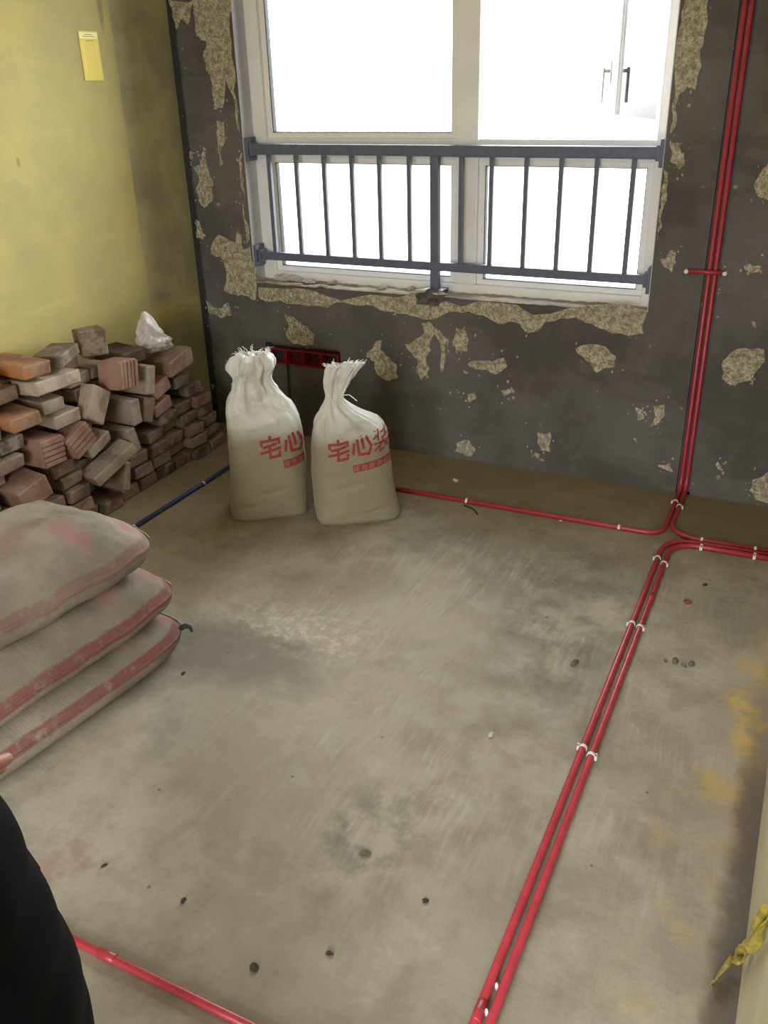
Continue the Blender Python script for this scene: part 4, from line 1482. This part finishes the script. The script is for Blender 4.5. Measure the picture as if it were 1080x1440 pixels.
def lying_sack(sk, label, tail=False, mat='sack'):
    root = thing('woven_sack', label, 'sack', (sk.c[0], sk.c[1], 0), group='lying sacks stacked by the aisle')
    me = sk.build()
    for v in me.vertices:
        v.co.x -= sk.c[0]; v.co.y -= sk.c[1]
    cl = link('cloth', me, mat, root, True)
    # sewn seam along the far end
    pts = []
    for k in range(25):
        u = -0.8 + 1.6 * k / 24
        X, Y = sk.world(u, 1.0)
        pts.append((X - sk.c[0], Y - sk.c[1] + 0.003, sk.top(u, 1.0) + 0.001))
    link('end_seam', tube_mesh('end_seam', pts, 0.0024, 6), 'film', root, True)
    if tail:
        X, Y = sk.world(0.9, 0.998)
        p = Vector((X - sk.c[0], Y - sk.c[1], sk.top(0.9, 0.998)))
        link('sewing_tail', tube_mesh('sewing_tail', [p, p + Vector((0.012, 0.008, 0.006)), p + Vector((0.024, 0.012, 0.002)), p + Vector((0.028, 0.014, -0.014))], [0.009, 0.008, 0.006, 0.003], 7), 'tie_black', root, True)
    return root


A7 = math.radians(-7.0)
s1 = Sack(-1.722, 1.310, A7, 0.150, None, 1.0, L=0.88)
s2 = Sack(-1.730, 1.308, A7 * 0.9, 0.155, s1, 5.0, L=0.88)
s3 = Sack(-1.760, 1.296, A7 * 1.15, 0.172, s2, 9.0, L=0.84)
lying_sack(s1, 'red-banded woven sack at the bottom of the lying stack', True)
lying_sack(s2, 'red-banded woven sack in the middle of the lying stack')
lying_sack(s3, 'plump dusty woven sack on top of the lying stack', False, 'sack_faded')

# ------------------------------------------------------------------ notice on the yellow wall
nt_ = thing('paper_notice', 'yellow paper notice pasted on the yellow wall', 'notice', (LEFT_X, 2.858, 1.505), (0, 0, 0))
box('sheet', (0.0005, 0.0025, -0.050, 0.050, 0, 0.160), 'paper', nt_)
box('heading', (0.0025, 0.0029, -0.046, 0.046, 0.136, 0.156), 'paper_pale', nt_)
for zz, ya, yb in ((0.128, -0.016, 0.022), (0.148, -0.020, 0.020), (0.142, -0.030, 0.030)):
    box('text_line', (0.0029, 0.0032, ya, yb, zz, zz + 0.0022), 'print_grey', nt_)
for y_ in (-0.034, 0.034):
    box('rule', (0.0025, 0.0028, y_ - 0.001, y_ + 0.001, 0.02, 0.125), 'paper_pale', nt_)

# ------------------------------------------------------------------ twisted strap by the right wall
ctrl = [Vector(p) for p in ((0.045, 1.205, 0.006), (0.060, 1.240, 0.016), (0.074, 1.268, 0.014), (0.082, 1.255, 0.045), (0.078, 1.205, 0.10), (0.084, 1.145, 0.18), (0.078, 1.09, 0.26), (0.085, 1.02, 0.35), (0.080, 0.97, 0.43), (0.086, 0.93, 0.52))]


def spline(P, n):
    out = []
    for i in range(len(P) - 1):
        p0, p1, p2, p3 = P[max(i - 1, 0)], P[i], P[i + 1], P[min(i + 2, len(P) - 1)]
        for k in range(n):
            t = k / n
            out.append(0.5 * (2 * p1 + (p2 - p0) * t + (2 * p0 - 5 * p1 + 4 * p2 - p3) * t * t + (3 * p1 - p0 - 3 * p2 + p3) * t ** 3))
    out.append(P[-1])
    return out


def ribbon(name, P, width, tw, seed, th=0.0012):
    pts = spline(P, 8)
    V, F = [], []
    n = len(pts)
    for i, p in enumerate(pts):
        d = (pts[min(i + 1, n - 1)] - pts[max(i - 1, 0)]).normalized()
        s_ = d.cross(Vector((0.4, -0.3, 0.85))).normalized()
        t_ = d.cross(s_)
        a = tw * i / n * 2 * math.pi + seed
        w = width * (0.85 + 0.18 * math.sin(i * 0.35 + seed)) * (0.55 if i in (0, n - 1) else 1)
        e1 = s_ * math.cos(a) + t_ * math.sin(a)
        e2 = d.cross(e1)
        for c in (-1, -0.35, 0.35, 1):
            V.append(p + e1 * w * c + e2 * (0.003 * (1 - abs(c)) * math.sin(i * 1.3)))
        for c in (1, 0.35, -0.35, -1):
            V.append(p + e1 * w * c + e2 * (th + 0.003 * (1 - abs(c)) * math.sin(i * 1.3)))
    for i in range(n - 1):
        for k in range(8):
            k2 = (k + 1) % 8
            F.append((i * 8 + k, i * 8 + k2, (i + 1) * 8 + k2, (i + 1) * 8 + k))
    F += [tuple(range(8))[::-1], tuple(range((n - 1) * 8, n * 8))]
    me = mesh(name, V, F)
    for v in me.vertices:
        v.co.x = min(v.co.x, RIGHT_X - 0.0015)
        v.co.z = max(v.co.z, 0.0015)
    return me


st_ = thing('plastic_strap', 'twisted yellow-green plastic strap trailing down the right wall', 'strap', (0, 0, 0))
link('strip', ribbon('strip', ctrl, 0.011, 1.3, 0.9), 'strap', st_, True)
link('strip', ribbon('strip', [c + Vector((-0.004, 0.006, 0.004)) for c in ctrl[3:]], 0.010, 0.9, 2.2), 'strap', st_, True)

# ------------------------------------------------------------------ small litter on the floor
r_ = tag(link('plastic_ring', None or tube_mesh('plastic_ring', [(0.010 * math.cos(a), 0.010 * math.sin(a), 0.003) for a in [2 * math.pi * k / 20 for k in range(20)]], 0.0024, 6), 'red_pvc', None, True), 'small red plastic ring lying right of the paired floor conduits', 'ring')
r_.location = (-0.19, 2.533, 0)
w_ = tag(link('wire_offcut', tube_mesh('wire_offcut', fillet([(0, 0, 0.003), (0.05, -0.02, 0.003), (0.075, -0.055, 0.003)], 0.03), 0.003, 8), 'tie_black', None, True), 'short black wire offcut by the conduit under the window', 'wire')
w_.location = (-1.075, 2.915, 0)
rr = random.Random(21)
count_ = {}
MANY = ('grey crumb in the cluster, counted from the paired conduits', 'dark crumb beyond the single conduit, counted from the paired conduits', 'white mortar crumb at the foot of the bricks, counted towards the window wall')
for (x, y, s_, mt, lab) in (
        (-0.20, 2.19, 0.008, 'debris', 'grey crumb in the cluster, counted from the paired conduits'),
        (-0.175, 2.20, 0.013, 'debris', 'grey crumb in the cluster, counted from the paired conduits'),
        (-0.150, 2.19, 0.010, 'debris', 'grey crumb in the cluster, counted from the paired conduits'),
        (-0.132, 2.205, 0.011, 'debris', 'grey crumb in the cluster, counted from the paired conduits'),
        (-0.155, 2.66, 0.009, 'debris_dark', 'dark crumb on the floor near the conduit bend'), (-0.43, 2.08, 0.014, 'debris', 'small grey flake left of the paired conduits'),
        (-0.665, 1.232, 0.012, 'debris', 'rounded grey pebble on the dark floor stain'), 
        (-0.50, 1.17, 0.007, 'debris_dark', 'dark crumb beyond the single conduit, counted from the paired conduits'), (-0.62, 0.985, 0.008, 'debris_dark', 'dark crumb beyond the single conduit, counted from the paired conduits'), (-0.735, 0.90, 0.010, 'debris_dark', 'dark crumb beyond the single conduit, counted from the paired conduits'),
        (-0.95, 0.97, 0.007, 'debris_dark', 'dark crumb beyond the single conduit, counted from the paired conduits'), (-1.16, 0.975, 0.007, 'debris_dark', 'dark crumb beyond the single conduit, counted from the paired conduits'),
        (-2.17, 3.02, 0.013, 'foam', 'white mortar crumb at the foot of the bricks, counted towards the window wall'), (-2.185, 3.07, 0.011, 'foam', 'white mortar crumb at the foot of the bricks, counted towards the window wall'),
        (-1.19, 3.12, 0.016, 'foam', 'white mortar flake on the floor under the window'), (-0.70, 2.93, 0.008, 'foam', 'tiny white chip beside the conduit under the window'),
        (-1.42, 1.60, 0.008, 'debris_dark', 'dark crumb on the floor by the lying sacks'), (-0.545, 1.70, 0.011, 'foam', 'white splinter left of the paired conduits')):
    lp = lump('rubble_crumb', (x, y, 0), (s_, s_ * rr.uniform(0.5, 0.8), s_ * 0.45), mt, seed=x * 31 + y * 7, sub=2, rough=0.5)
    count_[lab] = count_.get(lab, 0) + 1
    if lab in MANY:
        lab = ORD[count_[lab] - 1] + ' ' + lab
    lp.rotation_euler = (0, 0, rr.uniform(0, 3))
    tag(lp, lab, 'rubble', 'loose crumbs on the floor')

# ------------------------------------------------------------------ person at the left edge, in a long black coat


def skin(name, nodes, edges, mat, parent, sub=2, root=0):
    me = bpy.data.meshes.new(name + '_cage')
    me.from_pydata([n[0] for n in nodes], edges, [])
    o = bpy.data.objects.new(name + '_cage', me)
    COL.objects.link(o)
    o.modifiers.new('skin', 'SKIN')
    if not me.skin_vertices:
        me.attributes.new('skin_vertices', 'FLOAT', 'POINT')
    for i, n in enumerate(nodes):
        sv = me.skin_vertices[0].data[i]
        r = n[1]
        sv.radius = r if isinstance(r, tuple) else (r, r)
        sv.use_root = (i == root)
    ss = o.modifiers.new('sub', 'SUBSURF')
    ss.levels = ss.render_levels = sub
    dg = bpy.context.evaluated_depsgraph_get()
    dg.update()
    m2 = bpy.data.meshes.new_from_object(o.evaluated_get(dg))
    bpy.data.objects.remove(o)
    bpy.data.meshes.remove(me)
    m2.name = name
    m2.materials.clear()
    return link(name, m2, mat, parent, True)


def seg(nodes, edges, start, chain):
    prev = start
    for n in chain:
        nodes.append(n)
        edges.append((prev, len(nodes) - 1))
        prev = len(nodes) - 1
    return prev


person = thing('person', 'person in a long black coat and black trousers, one hand held forward', 'person', (-0.745, 0.285, 0), (0, 0, 0))
# skeleton in local coordinates, facing +y
N = [((0, 0, 0.92), (0.115, 0.085))]
E_ = []
chest = seg(N, E_, 0, [((0, 0.0, 1.05), (0.115, 0.08)), ((0, -0.01, 1.22), (0.135, 0.09)), ((0, -0.015, 1.36), (0.10, 0.075))])
neck = seg(N, E_, chest, [((0, -0.01, 1.43), 0.048), ((0, 0.005, 1.50), 0.046)])
seg(N, E_, neck, [((0, 0.02, 1.56), (0.066, 0.078)), ((0, 0.012, 1.63), (0.074, 0.088)), ((0, 0.005, 1.69), (0.060, 0.070))])
for sx in (-1, 1):
    hip = seg(N, E_, 0, [((sx * 0.085, 0, 0.86), 0.082), ((sx * 0.095, 0.005, 0.66), 0.068), ((sx * 0.095, 0.01, 0.47), 0.052), ((sx * 0.095, -0.005, 0.30), 0.050), ((sx * 0.095, -0.015, 0.10), 0.034)])
    seg(N, E_, hip, [((sx * 0.098, 0.0, 0.045), 0.034), ((sx * 0.105, 0.12, 0.035), 0.030)])
# left arm hangs, right arm reaches forward
HANDS = [(-1, [((-0.16, -0.015, 1.34), 0.052), ((-0.215, -0.02, 1.20), 0.044), ((-0.235, -0.01, 1.05), 0.038), ((-0.235, 0.03, 0.90), 0.032), ((-0.232, 0.05, 0.82), 0.024)], Vector((0.0, 0.12, -1)), Vector((1, 0, 0))),
         (1, [((0.16, -0.015, 1.34), 0.052), ((0.205, -0.03, 1.20), 0.044), ((0.195, -0.01, 1.08), 0.040), ((0.100, 0.090, 0.950), 0.033), ((-0.012, 0.138, 0.918), 0.025)], Vector((0.10, 0.45, -0.85)), Vector((-0.85, -0.5, 0.0)))]
for sx, chain, d, tdir in HANDS:
    wr = seg(N, E_, chest, chain)
    d = d.normalized()
    t_ = (tdir - d * tdir.dot(d)).normalized()      # towards the thumb
    pn = d.cross(t_)
    w0 = Vector(chain[-1][0])
    palm = seg(N, E_, wr, [(tuple(w0 + d * 0.045), (0.026, 0.018))])
    for q, (off, L) in enumerate(((0.030, 0.070), (0.010, 0.080), (-0.010, 0.074), (-0.029, 0.058))):
        b0 = w0 + d * 0.078 + t_ * off
        seg(N, E_, palm, [(tuple(b0), 0.0105), (tuple(b0 + d * L * 0.45 + pn * 0.006 * sx), 0.0092), (tuple(b0 + d * L * 0.78 + pn * 0.018 * sx), 0.0085), (tuple(b0 + d * L + pn * 0.030 * sx), 0.0072)])
    b0 = w0 + d * 0.03 + t_ * 0.026
    seg(N, E_, palm, [(tuple(b0 + t_ * 0.012), 0.012), (tuple(b0 + t_ * 0.028 + d * 0.03), 0.0105), (tuple(b0 + t_ * 0.034 + d * 0.058), 0.0085)])
body = skin('body', N, E_, 'skin', person, 2, 0)
# face
hc = Vector((0, 0.012, 1.615))
for sx in (-1, 1):
    lump('eye', (sx * 0.032, 0.098, 1.612), (0.011, 0.006, 0.006), 'eye', person, seed=sx, rough=0.02)
    lump('ear', (sx * 0.078, 0.005, 1.585), (0.010, 0.018, 0.032), 'skin', person, seed=sx + 4, rough=0.1)
lump('nose', (0, 0.104, 1.572), (0.013, 0.017, 0.022), 'skin', person, seed=8, rough=0.05)
lump('mouth', (0, 0.094, 1.545), (0.024, 0.008, 0.006), 'lip', person, seed=9, rough=0.05)
bm = bmesh.new()
bmesh.ops.create_icosphere(bm, subdivisions=4, radius=1.0)
for v in bm.verts:
    p = v.co.copy()
    k = 1 + 0.03 * nz(p, 9, 1)
    q = Vector((p.x * 0.090 * k, p.y * 0.105 * k, p.z * 0.105 * k))
    if p.y > 0.25 and p.z < 0.45:
        q.y = min(q.y, 0.045)
    if p.z < -0.3:
        q.z = max(q.z, -0.07)
    v.co = q + Vector((0, -0.012, 1.645))
me = bpy.data.meshes.new('hair'); bm.to_mesh(me); bm.free()
link('hair', me, 'hair', person, True)

# coat: quilted shell, hem at mid thigh
ctab = [(0.46, .178, .158, .012, .0, 0), (0.50, .200, .178, .012, .0, 0), (0.57, .210, .188, .014, .002, 0), (0.66, .210, .190, .016, .004, 0), (0.76, .195, .176, .013, .006, 0), (0.86, .184, .164, .006, .008, 0), (0.98, .168, .142, -.006, .005, 0),
        (1.12, .176, .140, -.003, 0, 0), (1.26, .186, .138, 0, -.008, 0), (1.36, .160, .112, 0, -.012, 0), (1.42, .095, .085, 0, -.012, 0), (1.47, .072, .070, 0, -.006, 0), (1.50, .070, .068, 0, -.004, 0)]
V, F = [], []
nt, nr = 72, 100
for j in range(nr + 1):
    z = 0.46 + (1.50 - 0.46) * j / nr
    hw, hd, ow, od, _ = interp(ctab, z)
    quilt = 0.006 * abs(math.sin((z - 0.46) / 0.085 * math.pi)) ** 0.6
    for i in range(nt):
        th = 2 * math.pi * i / nt
        wob = 0.006 * nz((math.cos(th), math.sin(th), z * 4), 2.2, 4)
        V.append(((hw + quilt + wob) * math.cos(th) + ow, (hd + quilt + wob) * math.sin(th) + od, z))
for j in range(nr):
    for i in range(nt):
        i2 = (i + 1) % nt
        F.append((j * nt + i, j * nt + i2, (j + 1) * nt + i2, (j + 1) * nt + i))
k = len(V)
for i in range(nt):
    V.append((V[i][0] * 0.96, V[i][1] * 0.96, V[i][2] + 0.05))
for i in range(nt):
    i2 = (i + 1) % nt
    F.append((i2, i, k + i, k + i2))
coat = link('coat', mesh('coat', V, F), 'coat', person, True)
for sx, chain, d, tdir in HANDS:
    n2, e2 = [((sx * 0.09, -0.012, 1.335), 0.085)], []
    ch = [(c[0], c[1] + g) for c, g in zip(chain, (0.042, 0.034, 0.030, 0.022, 0.018))]
    seg(n2, e2, 0, ch)
    skin('sleeve', n2, e2, 'coat', coat, 2, 0)
# pocket flap and frayed tape on the near side of the coat
link('pocket_flap', tube_mesh('pocket_flap', [(0.055, 0.192, 0.735), (0.068, 0.189, 0.712), (0.076, 0.186, 0.69)], [0.005, 0.008, 0.004], 8), 'trouser', coat, True)
# trousers and shoes
n2, e2 = [((0, 0, 0.94), (0.125, 0.095))], []
for sx in (-1, 1):
    seg(n2, e2, 0, [((sx * 0.085, 0, 0.86), 0.093), ((sx * 0.095, 0.005, 0.66), 0.082), ((sx * 0.095, 0.01, 0.47), 0.066), ((sx * 0.095, -0.005, 0.30), 0.064), ((sx * 0.095, -0.010, 0.10), 0.058), ((sx * 0.096, -0.006, 0.065), 0.056)])
skin('trousers', n2, e2, 'trouser', person, 2, 0)
for sx in (-1, 1):
    bm = bmesh.new()
    bmesh.ops.create_icosphere(bm, subdivisions=3, radius=1.0)
    for v in bm.verts:
        p = v.co.copy()
        hgt = 0.055 * (1.25 - 0.55 * max(0, p.y))
        v.co = Vector((sx * 0.102 + p.x * 0.048 * (1 - 0.15 * max(0, -p.y)), 0.055 + p.y * 0.135, max(0.0, hgt * 0.75 + p.z * hgt)))
    me = bpy.data.meshes.new('shoe'); bm.to_mesh(me); bm.free()
    link('shoe', me, 'shoe', person, True)
